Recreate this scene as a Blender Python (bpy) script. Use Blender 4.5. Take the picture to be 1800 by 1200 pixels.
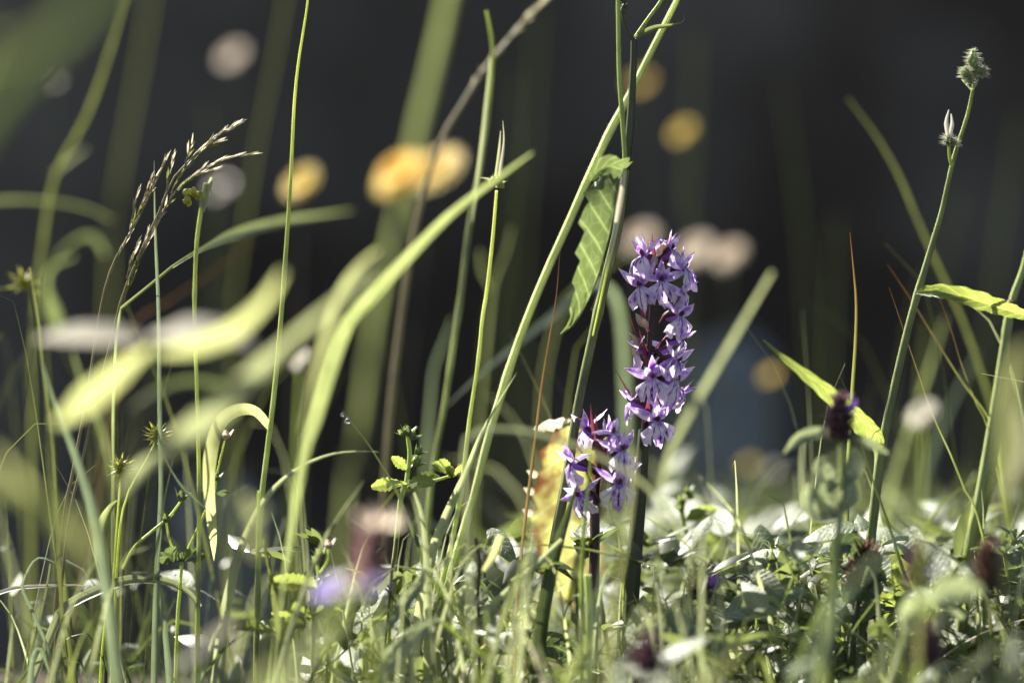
import bpy, math, random
from math import sin, cos, pi, radians as R
from mathutils import Vector as V, Matrix, Quaternion, noise

for o in list(bpy.data.objects): bpy.data.objects.remove(o)
S = bpy.context.scene
COL = S.collection
rnd = random.Random(7)

# ------------------------------------------------------------------ camera, light
ZC, FOC = 0.125, 0.925
cd = bpy.data.cameras.new('camera'); cam = bpy.data.objects.new('camera', cd); COL.objects.link(cam)
cam.location = (0, 0, ZC); cam.rotation_euler = (R(90), 0, 0)
cd.sensor_width = 36; cd.lens = 100; cd.clip_start = 0.02; cd.clip_end = 500
cd.dof.use_dof = True; cd.dof.focus_distance = FOC; cd.dof.aperture_fstop = 3.3
S.camera = cam
SUN_EL, SUN_AZ = 44, -48          # degrees above the horizon, degrees left of the view direction
w = bpy.data.worlds.new('World'); S.world = w; w.use_nodes = True
nt = w.node_tree; bg = nt.nodes['Background']
sky = nt.nodes.new('ShaderNodeTexSky'); sky.sky_type = 'NISHITA'; sky.sun_disc = False
sky.sun_elevation = R(SUN_EL); sky.sun_rotation = R(SUN_AZ); sky.air_density = 1.0; sky.dust_density = 2.0
nt.links.new(sky.outputs[0], bg.inputs[0]); bg.inputs[1].default_value = 0.05
sl = bpy.data.lights.new('sun', 'SUN'); sun = bpy.data.objects.new('sun', sl); COL.objects.link(sun)
sl.energy = 5.0; sl.angle = R(0.5); sl.color = (1.0, 0.95, 0.84)
sd = V((sin(R(SUN_AZ)) * cos(R(SUN_EL)), cos(R(SUN_AZ)) * cos(R(SUN_EL)), sin(R(SUN_EL))))
sun.rotation_euler = sd.to_track_quat('Z', 'Y').to_euler(); sun.location = sd * 10
vs = S.view_settings; vs.view_transform = 'Standard'; vs.look = 'None'; vs.gamma = 1; vs.use_curve_mapping = False
vs.exposure = 1.85
S.cycles.max_bounces = 8; S.cycles.diffuse_bounces = 2; S.cycles.transmission_bounces = 6; S.cycles.transparent_max_bounces = 8
S.cycles.caustics_refractive = False; S.cycles.caustics_reflective = False

# ------------------------------------------------------------------ helpers
KPX = 5000.0
def P(px, py, D): return V(((px - 900) / KPX * D, D, ZC - (py - 600) / KPX * D))
def U(px, D=FOC): return px / KPX * D

def smooth(a, b, x):
    t = min(1, max(0, (x - a) / (b - a))); return t * t * (3 - 2 * t)
def edge(x): return 1.06 + .36 * smooth(-.07, .12, x) + .1 * noise.noise((x * 5, 7, 3))
def H(x, y):
    h = 0.004 * noise.noise((x * 9, y * 9, 0)) + 0.006 * noise.noise((x * 3, y * 3, 5))
    e = edge(x)
    h -= .5 * smooth(e, e + .4, y)                                    # the meadow ends at a ditch
    u = y - 2.55 - .47 * min(2.2, max(-1.3, x)) - .05 * noise.noise((x * .9, 3, 1))
    h += 1.36 * smooth(0, .34, u) * (1 + .1 * noise.noise((x * .6, 2, 9)))   # and a steep shaded bank stands behind it
    h += .12 * smooth(.8, 6, u) * noise.noise((x * .3, y * .3, 2))
    return h

class MB:
    def __init__(s): s.v = []; s.f = []; s.uv = []
    def add(s, p, uv=(0, 0)): s.v.append(V(p)); s.uv.append(uv); return len(s.v) - 1
    def grid(s, rows):
        idx = [[s.add(p, uv) for p, uv in r] for r in rows]
        for a, b in zip(idx, idx[1:]):
            for i in range(len(a) - 1): s.f.append((a[i], a[i + 1], b[i + 1], b[i]))
    def mesh(s, name, mat, off=None):
        me = bpy.data.meshes.new(name)
        vv = [tuple(p - off) for p in s.v] if off is not None else [tuple(p) for p in s.v]
        me.from_pydata(vv, [], s.f)
        l = me.uv_layers.new(name='UVMap')
        vi = [0] * len(me.loops); me.loops.foreach_get('vertex_index', vi)
        fl = []
        for i in vi: fl += s.uv[i]
        l.data.foreach_set('uv', fl)
        me.polygons.foreach_set('use_smooth', [True] * len(me.polygons))
        if mat: me.materials.append(M[mat])
        me.update(); return me
    def build(s, name, mat, parent=None, off=None, smooth_=True):
        if off is None and parent is not None: off = parent.location
        me = s.mesh(name, mat, off); o = bpy.data.objects.new(name, me); COL.objects.link(o)
        if parent is not None: o.parent = parent
        elif off is not None: o.location = off
        return o

def tag(o, label=None, cat=None, group=None, kind=None):
    if label: o['label'] = label
    if cat: o['category'] = cat
    if group: o['group'] = group
    if kind: o['kind'] = kind
    return o
def thing(name, label, cat, loc, group=None):
    o = bpy.data.objects.new(name, None); COL.objects.link(o); o.location = loc; o.empty_display_size = .01
    return tag(o, label, cat, group)
def inst(name, me, parent, mat4):
    o = bpy.data.objects.new(name, me); COL.objects.link(o); o.parent = parent; o.matrix_basis = mat4; return o

def spline(pts, n):
    """Catmull-Rom through pts, n+1 samples spaced by length."""
    pts = [V(p) for p in pts]
    if len(pts) == 2: return [pts[0].lerp(pts[1], i / n) for i in range(n + 1)]
    q = [pts[0] * 2 - pts[1]] + pts + [pts[-1] * 2 - pts[-2]]
    fine = []
    for i in range(1, len(q) - 2):
        a, b, c, d = q[i - 1], q[i], q[i + 1], q[i + 2]
        for k in range(12):
            t = k / 12
            fine.append(0.5 * ((2 * b) + (c - a) * t + (2 * a - 5 * b + 4 * c - d) * t * t + (3 * b - a - 3 * c + d) * t ** 3))
    fine.append(pts[-1])
    L = [0]
    for a, b in zip(fine, fine[1:]): L.append(L[-1] + (b - a).length)
    out = []; j = 0
    for i in range(n + 1):
        s = L[-1] * i / n
        while j < len(L) - 2 and L[j + 1] < s: j += 1
        seg = L[j + 1] - L[j]
        out.append(fine[j].lerp(fine[j + 1], (s - L[j]) / seg if seg > 0 else 0))
    return out
def lerpl(l, t):
    if not isinstance(l, (list, tuple)): return l
    x = t * (len(l) - 1); i = min(int(x), len(l) - 2); return l[i] * (1 - x + i) + l[i + 1] * (x - i)
def tang(c, i): return (c[min(i + 1, len(c) - 1)] - c[max(i - 1, 0)]).normalized()
CAM = V((0, 0, ZC))
def frame(p, T, ang):
    s = T.cross(p - CAM)
    if s.length < 1e-6: s = T.cross(V((0, 1, 0.3)))
    s.normalize(); s = Quaternion(T, R(ang)) @ s
    return s, T.cross(s).normalized()
def tube(mb, pts, rad, n=20, k=7, rib=0.0, closed=True):
    c = spline(pts, n); rows = []
    for i, p in enumerate(c):
        T = tang(c, i); s, nn = frame(p, T, 0); r = lerpl(rad, i / n)
        rows.append([(p + (s * cos(2 * pi * j / k) + nn * sin(2 * pi * j / k)) * r * (1 + rib * (j % 2)), (j / k, i / n)) for j in range(k + 1)])
    mb.grid(rows)
    if closed:
        for r, p, fl in ((rows[0], c[0], 1), (rows[-1], c[-1], 0)):
            ci = mb.add(p, (0.5, 0)); ring = [mb.add(q, uv) for q, uv in r]
            for j in range(k): mb.f.append((ci, ring[j], ring[j + 1]) if fl else (ci, ring[j + 1], ring[j]))
def ribbon(mb, pts, wid, ang=15, fold=0.25, twist=0, n=34, m=2, wob=0.0):
    """A blade from tip (first point) to base; wid = full widths in metres along it."""
    c = spline(pts, n); rows = []
    ph = rnd.random() * 9
    for i, p in enumerate(c):
        t = i / n; T = tang(c, i); s, nn = frame(p, T, ang + twist * (t - .5))
        w_ = max(lerpl(wid, t), 2e-5) * (1 + wob * noise.noise((ph, t * 14, 0)))
        p = p + s * wob * w_ * .6 * noise.noise((ph, t * 6, 3))
        rows.append([(p + s * (w_ * .5 * j / m) + nn * (fold * w_ * (abs(j) / m) ** 1.4), ((j / m + 1) / 2, t)) for j in range(-m, m + 1)])
    mb.grid(rows)
def to_ground(pts):
    """Carry a path on from its last point down into the turf."""
    a, b = pts[-2], pts[-1]; d = (b - a).normalized()
    out = list(pts)
    z0 = H(b.x, b.y) - 0.004
    if b.z > z0 + .001:
        dd = V((d.x * .6, d.y * .6 + (.1 if d.y >= 0 else -.1), min(d.z, -0.5))).normalized()
        L = (b.z - z0) / -dd.z
        out.append(b + dd * L)
    return out
def pp(pts, D): return [P(q[0], q[1], q[2] if len(q) > 2 else D) for q in pts]

def blade(label, mat, D, pts, wid, ang=None, fold=.22, twist=20, ground=True, under=False, name='grass_leaf', cat='grass', parent=None, n=34, group=None):
    q = pp(pts, D)
    if ground: q = to_ground(q)
    if ang is None: ang = rnd.uniform(-35, 35)
    k = max(1, len(pts) // 2); dx = pts[k][0] - pts[0][0]; dy = pts[k][1] - pts[0][1]
    if abs(dx) > .45 * abs(dy): ang = abs(ang) * (1 if dx < 0 else -1) * (-1 if under else 1)      # an arching blade turns its upper face up
    Dm = sum(p.y for p in q) / len(q)
    bl = 151 * abs(1 / Dm - 1 / FOC)
    wd = [U(max((.18 if Dm > 1.2 else .35) * x, x - .75 * bl), Dm) / max(.45, cos(R(ang))) for x in wid]
    mb = MB(); ribbon(mb, q, wd, ang, fold, twist, n, wob=.05)
    if parent is not None: o = mb.build(name, mat, parent)
    else:
        o = mb.build(name, mat, None, off=q[-1]); tag(o, label, cat, group)
    return o
def stalked(label, mat, D, pts, wid, foot=(0, 0), **kw):
    """A broad leaf held on a thin stalk that runs down into the turf."""
    last = pts[-1]; d = last[2] if len(last) > 2 else D
    q = to_ground([P(last[0], last[1], d), P(last[0] + foot[0] * .4, last[1] + 60, d), P(last[0] + foot[0], last[1] + 200, d)])
    root = thing('grass_plant', label, 'grass', q[-1])
    blade(None, mat, D, pts, wid, ground=False, parent=root, name='leaf_blade', **kw)
    mb = MB(); tube(mb, q, [U(2.5, d), U(2.5, d)], 12, 6); mb.build('stalk', 'stem_dark', root)
    return root
def stem(label, mat, D, pts, wid, ground=True, name='grass_stalk', cat='grass', parent=None, k=8, n=30):
    q = pp(pts, D)
    if ground: q = to_ground(q)
    Dm = sum(p.y for p in q) / len(q); knots = {rnd.randrange(8, 18), rnd.randrange(20, 34)} if len(pts) > 6 else set()
    mb = MB(); rr = [U(lerpl(wid, i / 40) * .82 * (1.2 if i in knots else 1), Dm) / 2 for i in range(41)]; tube(mb, q, rr, n * 2, k, .14)
    if parent is not None: return mb.build(name, mat, parent)
    return tag(mb.build(name, mat, None, off=q[-1]), label, cat)

def leaf(mb, mid, wl, wr, ang=0, fl=15, fr=15, n=26, m=4, teeth=0, tooth=.15, rug=0.0, hook=0.0):
    c = spline(mid, n); rows = []; ph = rnd.random() * 50
    for i, p in enumerate(c):
        t = i / n; T = tang(c, i); s, nn = frame(p, T, lerpl(ang, t))
        a, b = R(lerpl(fl, t)), R(lerpl(fr, t)); row = []
        for j in range(-m, m + 1):
            u = abs(j) / m; w_ = lerpl(wl if j < 0 else wr, t)
            if teeth and u == 1:
                w_ *= 1 + tooth * (1 - 2 * ((t * teeth) % 1.0))
            d = (-s * cos(a) + nn * sin(a)) if j < 0 else (s * cos(b) + nn * sin(b))
            q = p + d * (w_ * u)
            if rug:
                q += nn * rug * (abs(sin((t * 9 - u * 1.2) * pi)) - .5) * sin(pi * min(1, u * 1.1)) * min(1, t * 5) * min(1, (1 - t) * 5)
                q += nn * rug * .8 * noise.noise((ph + t * 7, j * .6, 0))
            if hook: q += nn * hook * u * u * w_
            row.append((q, ((j / m + 1) / 2, t)))
        rows.append(row)
    mb.grid(rows)
def ovate(L, W, sharp=.75):
    k = 12; return [max(.02, W * sin(pi * (i / k) ** sharp) ** .85) if 0 < i < k else W * .04 for i in range(k + 1)]

def petal(mb, b, d, nrm, L, W, cup=.3, bend=0., tip=.75, n=8, m=2, frill=0.):
    d = V(d).normalized(); nrm = V(nrm); nrm = (nrm - d * nrm.dot(d)).normalized(); s = d.cross(nrm); b = V(b); rows = []
    ph = rnd.random() * 30
    for i in range(n + 1):
        t = i / n; w_ = W * .5 * max(.05, sin(pi * (.06 + .94 * t) ** tip)) if t < 1 else W * .03
        c = b + d * (L * t) + nrm * (bend * L * t * t)
        row = []
        for j in range(-m, m + 1):
            u = j / m
            q = c + s * (u * w_) + nrm * (cup * w_ * (1 - u * u)) + nrm * (frill * W * noise.noise((ph + t * 4, u * 1.5, 0)))
            row.append((q, ((u + 1) / 2, t)))
        rows.append(row)
    mb.grid(rows)
def ellipsoid(mb, c, axis, L, rad, n=8, k=8, sharp=1.0):
    axis = V(axis).normalized(); a = axis.orthogonal().normalized(); b = axis.cross(a); rows = []
    for i in range(n + 1):
        t = i / n; r = rad * max(.02, sin(pi * t ** sharp)) ; p = V(c) + axis * (L * (t - .5))
        rows.append([(p + (a * cos(2 * pi * j / k) + b * sin(2 * pi * j / k)) * r, (j / k, t)) for j in range(k + 1)])
    mb.grid(rows)

# ------------------------------------------------------------------ materials
M = {}
def nd(t, typ, **kw):
    n = t.nodes.new(typ)
    for k, v_ in kw.items(): setattr(n, k, v_)
    return n
def plant(name, col, trn=None, tr=.45, rough=.45, spec=.5, ribs=0, var=.3, tip=None, tipat=.12, veins=False, spots=None, nscale=120, bump=.25, ribamp=.35, sss=0):
    m = bpy.data.materials.new(name); m.use_nodes = True; t = m.node_tree; L = t.links.new; t.nodes.clear()
    out = nd(t, 'ShaderNodeOutputMaterial'); pr = nd(t, 'ShaderNodeBsdfPrincipled'); trn = trn or tuple(min(.9, c * 2.2) for c in col)
    pr.inputs['Roughness'].default_value = rough; pr.inputs['Specular IOR Level'].default_value = spec
    uv = nd(t, 'ShaderNodeUVMap'); tc = nd(t, 'ShaderNodeTexCoord'); oi = nd(t, 'ShaderNodeObjectInfo'); sp = nd(t, 'ShaderNodeSeparateXYZ'); L(uv.outputs[0], sp.inputs[0])
    no = nd(t, 'ShaderNodeTexNoise'); no.inputs['Scale'].default_value = nscale; no.inputs['Detail'].default_value = 4; L(tc.outputs['Object'], no.inputs['Vector'])
    def math_(op, a, b=None, c=None):
        n = nd(t, 'ShaderNodeMath', operation=op)
        for i, x in enumerate((a, b, c)):
            if x is None: continue
            if isinstance(x, (int, float)): n.inputs[i].default_value = x
            else: L(x, n.inputs[i])
        return n.outputs[0]
    def mixc(f, a, b):
        n = nd(t, 'ShaderNodeMix', data_type='RGBA')
        if isinstance(f, (int, float)): n.inputs[0].default_value = f
        else: L(f, n.inputs[0])
        for i, x in ((6, a), (7, b)):
            if isinstance(x, tuple): n.inputs[i].default_value = (*x, 1)
            else: L(x, n.inputs[i])
        return n.outputs[2]
    val = math_('ADD', math_('MULTIPLY', math_('SUBTRACT', no.outputs[0], .5), var * 3), math_('ADD', math_('MULTIPLY', math_('SUBTRACT', oi.outputs['Random'], .5), var), 1))
    h = no.outputs[0]
    if ribs:
        wv = math_('SINE', math_('MULTIPLY', sp.outputs[0], ribs * 2 * pi))
        val = math_('MULTIPLY', val, math_('MULTIPLY_ADD', wv, ribamp * .35, 1)); h = math_('ADD', wv, math_('MULTIPLY', no.outputs[0], .5))
    if veins:
        vo = nd(t, 'ShaderNodeTexVoronoi', feature='DISTANCE_TO_EDGE'); vo.inputs['Scale'].default_value = 1
        mp = nd(t, 'ShaderNodeMapping'); mp.inputs['Scale'].default_value = (7, 16, 1); L(uv.outputs[0], mp.inputs[0]); L(mp.outputs[0], vo.inputs['Vector'])
        e = math_('SUBTRACT', 1, math_('SMOOTH_MIN', math_('MULTIPLY', vo.outputs[0], 9), 1.0, .1))
        side = math_('ABSOLUTE', math_('SUBTRACT', sp.outputs[0], .5))
        sv = math_('SINE', math_('MULTIPLY', math_('SUBTRACT', math_('MULTIPLY', sp.outputs[1], 9), math_('MULTIPLY', side, 2.4)), 2 * pi))
        sv = math_('POWER', math_('MULTIPLY_ADD', sv, .5, .5), 22)
        mr = math_('LESS_THAN', side, .02)
        vein = math_('MINIMUM', math_('ADD', math_('ADD', math_('MULTIPLY', e, .28), sv), mr), 1)
        h = math_('SUBTRACT', math_('MULTIPLY', no.outputs[0], .3), vein)
    def tint(c):
        x = c
        if tip: x = mixc(math_('MULTIPLY', math_('SUBTRACT', 1, math_('MINIMUM', math_('DIVIDE', sp.outputs[1], tipat), 1)), 1), x, tip)
        if veins: x = mixc(math_('MULTIPLY', vein, .65), x, tuple(min(.85, q * 2.3 + .06) for q in c))
        if spots:
            n2 = nd(t, 'ShaderNodeTexNoise'); n2.inputs['Scale'].default_value = spots[1]; n2.inputs['Detail'].default_value = 3; L(tc.outputs['Object'], n2.inputs['Vector'])
            edge = math_('POWER', math_('MULTIPLY', math_('ABSOLUTE', math_('SUBTRACT', sp.outputs[0], .5)), 2), 3)
            f = math_('MULTIPLY_ADD', edge, spots[3], math_('MULTIPLY', math_('SUBTRACT', n2.outputs[0], spots[2]), 4.5))
            cl = nd(t, 'ShaderNodeClamp'); L(f, cl.inputs[0]); x = mixc(cl.outputs[0], x, spots[0])
        mm = nd(t, 'ShaderNodeMix', data_type='RGBA', blend_type='MULTIPLY'); mm.inputs[0].default_value = 1
        if isinstance(x, tuple): mm.inputs[6].default_value = (*x, 1)
        else: L(x, mm.inputs[6])
        cb = nd(t, 'ShaderNodeCombineColor'); [L(val, cb.inputs[i]) for i in range(3)]; L(cb.outputs[0], mm.inputs[7])
        return mm.outputs[2]
    L(tint(col), pr.inputs['Base Color'])
    bp = nd(t, 'ShaderNodeBump'); bp.inputs['Strength'].default_value = bump; bp.inputs['Distance'].default_value = .0004; L(h, bp.inputs['Height']); L(bp.outputs[0], pr.inputs['Normal'])
    ts = nd(t, 'ShaderNodeBsdfTranslucent'); L(tint(trn), ts.inputs[0])
    if sss:
        pr.inputs['Subsurface Weight'].default_value = 1; pr.inputs['Subsurface Scale'].default_value = sss; pr.inputs['Subsurface Radius'].default_value = (.9, 1, .35)
    mx = nd(t, 'ShaderNodeMixShader'); mx.inputs[0].default_value = tr; L(pr.outputs[0], mx.inputs[1]); L(ts.outputs[0], mx.inputs[2]); L(mx.outputs[0], out.inputs[0])
    M[name] = m; return m

plant('blade_green', (.10, .135, .035), (.31, .36, .13), .48, .42, .5, ribs=5)
plant('turf_green', (.07, .095, .03), (.21, .25, .065), .42, .4, .6, ribs=4)
plant('blade_pale', (.26, .29, .17), (.50, .55, .26), .42, .38, .6, ribs=5)
plant('blade_grey', (.16, .20, .15), (.26, .33, .17), .35, .35, .7, ribs=5)
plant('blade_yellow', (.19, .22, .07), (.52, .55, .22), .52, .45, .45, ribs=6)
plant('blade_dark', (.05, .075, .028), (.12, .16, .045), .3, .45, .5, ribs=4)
plant('blade_olive', (.075, .09, .03), (.20, .23, .06), .4, .5, .4, ribs=4)
plant('blade_brown', (.16, .10, .045), (.36, .24, .09), .35, .5, .4, ribs=3, tip=(.12, .05, .02), tipat=.6)
plant('blade_dry_glare', (.52, .48, .38), (.58, .52, .38), .45, .5, .4, ribs=5)  # dry grass colour; also stands in for sun glare on green blades
plant('blade_tipped', (.13, .16, .045), (.36, .42, .10), .4, .42, .5, ribs=4, tip=(.22, .07, .02), tipat=.35)
plant('stem_pale', (.33, .35, .21), (.42, .44, .24), .15, .36, .6, ribs=6, nscale=45, var=.65, sss=.004)
plant('stem_hair', (.24, .21, .12), (.36, .30, .16), .25, .4, .5)
plant('stem_green', (.22, .25, .115), (.34, .38, .15), .15, .38, .55, ribs=6, nscale=45, var=.65, sss=.003)
plant('stem_dark', (.055, .065, .03), (.12, .13, .04), .12, .45, .5, ribs=6, var=.5)
plant('stem_brown', (.09, .055, .03), (.15, .09, .04), .15, .5, .4, ribs=3)
plant('stem_purple', (.055, .022, .03), (.12, .04, .06), .12, .4, .5, ribs=4, var=.5)
plant('leaf_green', (.075, .11, .03), (.34, .43, .08), .48, .38, .55, veins=True)
plant('leaf_low', (.04, .055, .022), (.21, .26, .07), .42, .42, .6, veins=False, nscale=90)
plant('leaf_sheen', (.19, .215, .15), (.30, .35, .16), .4, .42, .6, veins=True, bump=.5)  # base colour made paler to carry the white sheen of the leaves
plant('leaf_dark', (.045, .07, .03), (.16, .22, .06), .35, .3, .7, veins=True)
plant('leaf_wilted', (.08, .11, .045), (.12, .16, .045), .5, .4, .5, veins=True, bump=.7)
plant('leaf_silver', (.125, .16, .08), (.28, .35, .10), .38, .42, .6, veins=True, bump=.5)
plant('leaf_mottled', (.26, .28, .09), (.52, .56, .15), .48, .4, .5, veins=True, spots=((.13, .05, .02), 75, .49, 1.15))
plant('bract_purple', (.14, .035, .055), (.35, .07, .12), .35, .35, .5, ribs=4, var=.4)
plant('bud_green', (.15, .19, .07), (.30, .38, .10), .3, .45, .5, var=.4, nscale=900)
plant('bud_pale', (.45, .38, .34), (.6, .5, .4), .4, .45, .4, var=.3)
plant('head_brown', (.10, .06, .045), (.18, .09, .06), .3, .45, .5, var=.6, nscale=500)
plant('head_mauve', (.32, .20, .19), (.46, .28, .27), .45, .45, .5, var=.5, nscale=300)
plant('head_purple', (.10, .055, .065), (.19, .09, .12), .35, .45, .5, var=.6, nscale=400)
plant('spikelet', (.56, .52, .38), (.80, .74, .52), .6, .35, .8, ribs=3, var=.5, tip=(.42, .26, .26), tipat=.25)
plant('spikelet_green', (.20, .22, .07), (.40, .44, .12), .35, .4, .6, ribs=3, var=.4)
plant('star_seed', (.30, .30, .06), (.60, .60, .12), .35, .4, .5, ribs=3, var=.3)
plant('petal_yellow', (.90, .70, .06), (.95, .78, .08), .68, .5, .3, var=.2)
plant('petal_orange', (.90, .67, .08), (.95, .75, .11), .68, .5, .3, var=.2)
plant('petal_white', (.72, .66, .56), (.75, .68, .55), .4, .5, .3, var=.1)
plant('petal_blush', (.8, .68, .54), (.92, .8, .64), .68, .5, .3, var=.1)
plant('petal_blue', (.34, .24, .66), (.42, .29, .78), .5, .5, .3, var=.2)
plant('hair', (.55, .56, .45), (.6, .62, .45), .4, .35, .6)
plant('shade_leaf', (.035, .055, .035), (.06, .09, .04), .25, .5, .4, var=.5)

def orchid_mat(name, pale, deep, line, lip):
    m = bpy.data.materials.new(name); m.use_nodes = True; t = m.node_tree; L = t.links.new; t.nodes.clear()
    out = nd(t, 'ShaderNodeOutputMaterial'); pr = nd(t, 'ShaderNodeBsdfPrincipled'); pr.inputs['Roughness'].default_value = .42; pr.inputs['Specular IOR Level'].default_value = .4
    uv = nd(t, 'ShaderNodeUVMap'); tc = nd(t, 'ShaderNodeTexCoord'); oi = nd(t, 'ShaderNodeObjectInfo'); sp = nd(t, 'ShaderNodeSeparateXYZ'); L(uv.outputs[0], sp.inputs[0])
    def ma(op, a, b=None, c=None):
        n = nd(t, 'ShaderNodeMath', operation=op)
        for i, x in enumerate((a, b, c)):
            if x is None: continue
            if isinstance(x, (int, float)): n.inputs[i].default_value = x
            else: L(x, n.inputs[i])
        return n.outputs[0]
    def mixc(f, a, b):
        n = nd(t, 'ShaderNodeMix', data_type='RGBA'); L(f, n.inputs[0])
        for i, x in ((6, a), (7, b)):
            if isinstance(x, tuple): n.inputs[i].default_value = (*x, 1)
            else: L(x, n.inputs[i])
        return n.outputs[2]
    def clamp(x): n = nd(t, 'ShaderNodeClamp'); L(x, n.inputs[0]); return n.outputs[0]
    side = ma('MULTIPLY', ma('ABSOLUTE', ma('SUBTRACT', sp.outputs[0], .5)), 2)
    no = nd(t, 'ShaderNodeTexNoise', noise_dimensions='4D'); no.inputs['Scale'].default_value = 420; no.inputs['Detail'].default_value = 2; L(tc.outputs['Object'], no.inputs['Vector']); L(ma('MULTIPLY', oi.outputs['Random'], 40), no.inputs['W'])
    # pale at the rim, deeper towards the middle and base
    f = clamp(ma('ADD', ma('SUBTRACT', ma('MULTIPLY', no.outputs[0], 4.2), 2.2), ma('ADD', ma('MULTIPLY', side, -.55), ma('MULTIPLY_ADD', ma('SUBTRACT', 1, sp.outputs[1]), .35, .38))))
    c = mixc(f, pale, deep)
    # lines
    mp = nd(t, 'ShaderNodeMapping'); mp.inputs['Scale'].default_value = (1, .35, 1) if lip else (1, .2, 1); L(uv.outputs[0], mp.inputs[0])
    n2 = nd(t, 'ShaderNodeTexNoise', noise_dimensions='4D'); n2.inputs['Scale'].default_value = 7; n2.inputs['Detail'].default_value = 1; L(mp.outputs[0], n2.inputs['Vector']); L(ma('MULTIPLY', oi.outputs['Random'], 31), n2.inputs['W'])
    ph = ma('ADD', ma('MULTIPLY', ma('SUBTRACT', sp.outputs[0], .5), 2 * pi * (4.5 if lip else 3)), ma('MULTIPLY', ma('SUBTRACT', n2.outputs[0], .5), 5))
    st = clamp(ma('MULTIPLY', ma('SUBTRACT', ma('COSINE', ph), .5 if lip else .8), 6))
    dash = nd(t, 'ShaderNodeTexNoise', noise_dimensions='4D'); dash.inputs['Scale'].default_value = 11; L(uv.outputs[0], dash.inputs['Vector']); L(ma('MULTIPLY', oi.outputs['Random'], 17), dash.inputs['W'])
    st = ma('MULTIPLY', st, clamp(ma('MULTIPLY', ma('SUBTRACT', dash.outputs[0], .36 if lip else .52), 12)))
    st = ma('MULTIPLY', st, clamp(ma('MULTIPLY', ma('SUBTRACT', .92 if lip else .8, side), 6)))
    st = ma('MULTIPLY', st, clamp(ma('MULTIPLY', ma('SUBTRACT', .9, sp.outputs[1]), 7)))
    c = mixc(st, c, line)
    L(c, pr.inputs['Base Color'])
    ts = nd(t, 'ShaderNodeBsdfTranslucent'); L(c, ts.inputs[0])
    bp = nd(t, 'ShaderNodeBump'); bp.inputs['Strength'].default_value = .3; bp.inputs['Distance'].default_value = .0003; L(no.outputs[0], bp.inputs['Height']); L(bp.outputs[0], pr.inputs['Normal'])
    mx = nd(t, 'ShaderNodeMixShader'); mx.inputs[0].default_value = .5; L(pr.outputs[0], mx.inputs[1]); L(ts.outputs[0], mx.inputs[2]); L(mx.outputs[0], out.inputs[0]); M[name] = m
orchid_mat('orchid_lip', (.86, .77, .91), (.43, .17, .75), (.05, .005, .15), True)
orchid_mat('orchid_petal', (.82, .68, .89), (.37, .11, .70), (.08, .01, .22), False)
plant('orchid_spur', (.34, .14, .58), (.42, .18, .68), .35, .4, .4, var=.3)

m = bpy.data.materials.new('dew'); m.use_nodes = True; b_ = m.node_tree.nodes['Principled BSDF']
b_.inputs['Transmission Weight'].default_value = 1; b_.inputs['IOR'].default_value = 1.33; b_.inputs['Roughness'].default_value = .12; b_.inputs['Base Color'].default_value = (.95, .97, 1, 1); M['dew'] = m
m = bpy.data.materials.new('soil'); m.use_nodes = True; t = m.node_tree; b_ = t.nodes['Principled BSDF']; b_.inputs['Roughness'].default_value = .95; b_.inputs['Specular IOR Level'].default_value = .1
no = t.nodes.new('ShaderNodeTexNoise'); no.inputs['Scale'].default_value = 3.2; no.inputs['Detail'].default_value = 6
cr = t.nodes.new('ShaderNodeValToRGB'); cr.color_ramp.elements[0].position = .42; cr.color_ramp.elements[1].position = .68
cr.color_ramp.elements[0].color = (.044, .034, .026, 1); cr.color_ramp.elements[1].color = (.13, .115, .095, 1)
g = t.nodes.new('ShaderNodeTexCoord'); t.links.new(g.outputs['Object'], no.inputs[0]); t.links.new(no.outputs[0], cr.inputs[0]); t.links.new(cr.outputs[0], b_.inputs[0])
bp = t.nodes.new('ShaderNodeBump'); bp.inputs['Strength'].default_value = .6; bp.inputs['Distance'].default_value = .03; t.links.new(no.outputs[0], bp.inputs['Height']); t.links.new(bp.outputs[0], b_.inputs['Normal']); M['soil'] = m

# ------------------------------------------------------------------ the ground and the shaded bank behind
def axis(lims):
    out = []
    for a, b, n in lims: out += [a + (b - a) * i / n for i in range(n)]
    return out + [lims[-1][1]]
xs = axis([(-80, -8, 14), (-8, -1.2, 24), (-1.2, 1.2, 90), (1.2, 8, 24), (8, 80, 14)])
ys = axis([(-60, -1, 12), (-1, .3, 8), (.3, 1.9, 50), (1.9, 3.4, 110), (3.4, 5.2, 14), (5.2, 90, 16)])
mb = MB(); mb.grid([[(V((x, y, H(x, y))), (x, y)) for x in xs] for y in ys])
tag(mb.build('ground', 'soil'), kind='structure')

# undergrowth at the foot of the bank, all in shade
def leaf_quadlet(mb, b, d, nrm, L, W):
    petal(mb, b, d, nrm, L, W, .25, -.25, .75, 4, 1)
sh = MB()
for i in range(150):
    a = rnd.uniform(0, 2 * pi); rr = .34 * math.sqrt(rnd.random()); h = rnd.uniform(.02, .6) * (1 - .5 * rr / .34)
    d = V((cos(a), sin(a), rnd.uniform(-.3, .7)))
    leaf_quadlet(sh, (rr * cos(a), rr * sin(a), h), d, (0, 0, 1), rnd.uniform(.06, .13), rnd.uniform(.025, .055))
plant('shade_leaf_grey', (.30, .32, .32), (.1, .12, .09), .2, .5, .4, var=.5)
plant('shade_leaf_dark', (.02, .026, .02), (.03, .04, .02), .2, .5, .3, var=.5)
smes = [sh.mesh('undergrowth_foliage', m_) for m_ in ('shade_leaf_dark', 'shade_leaf', 'shade_leaf_grey')]
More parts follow.
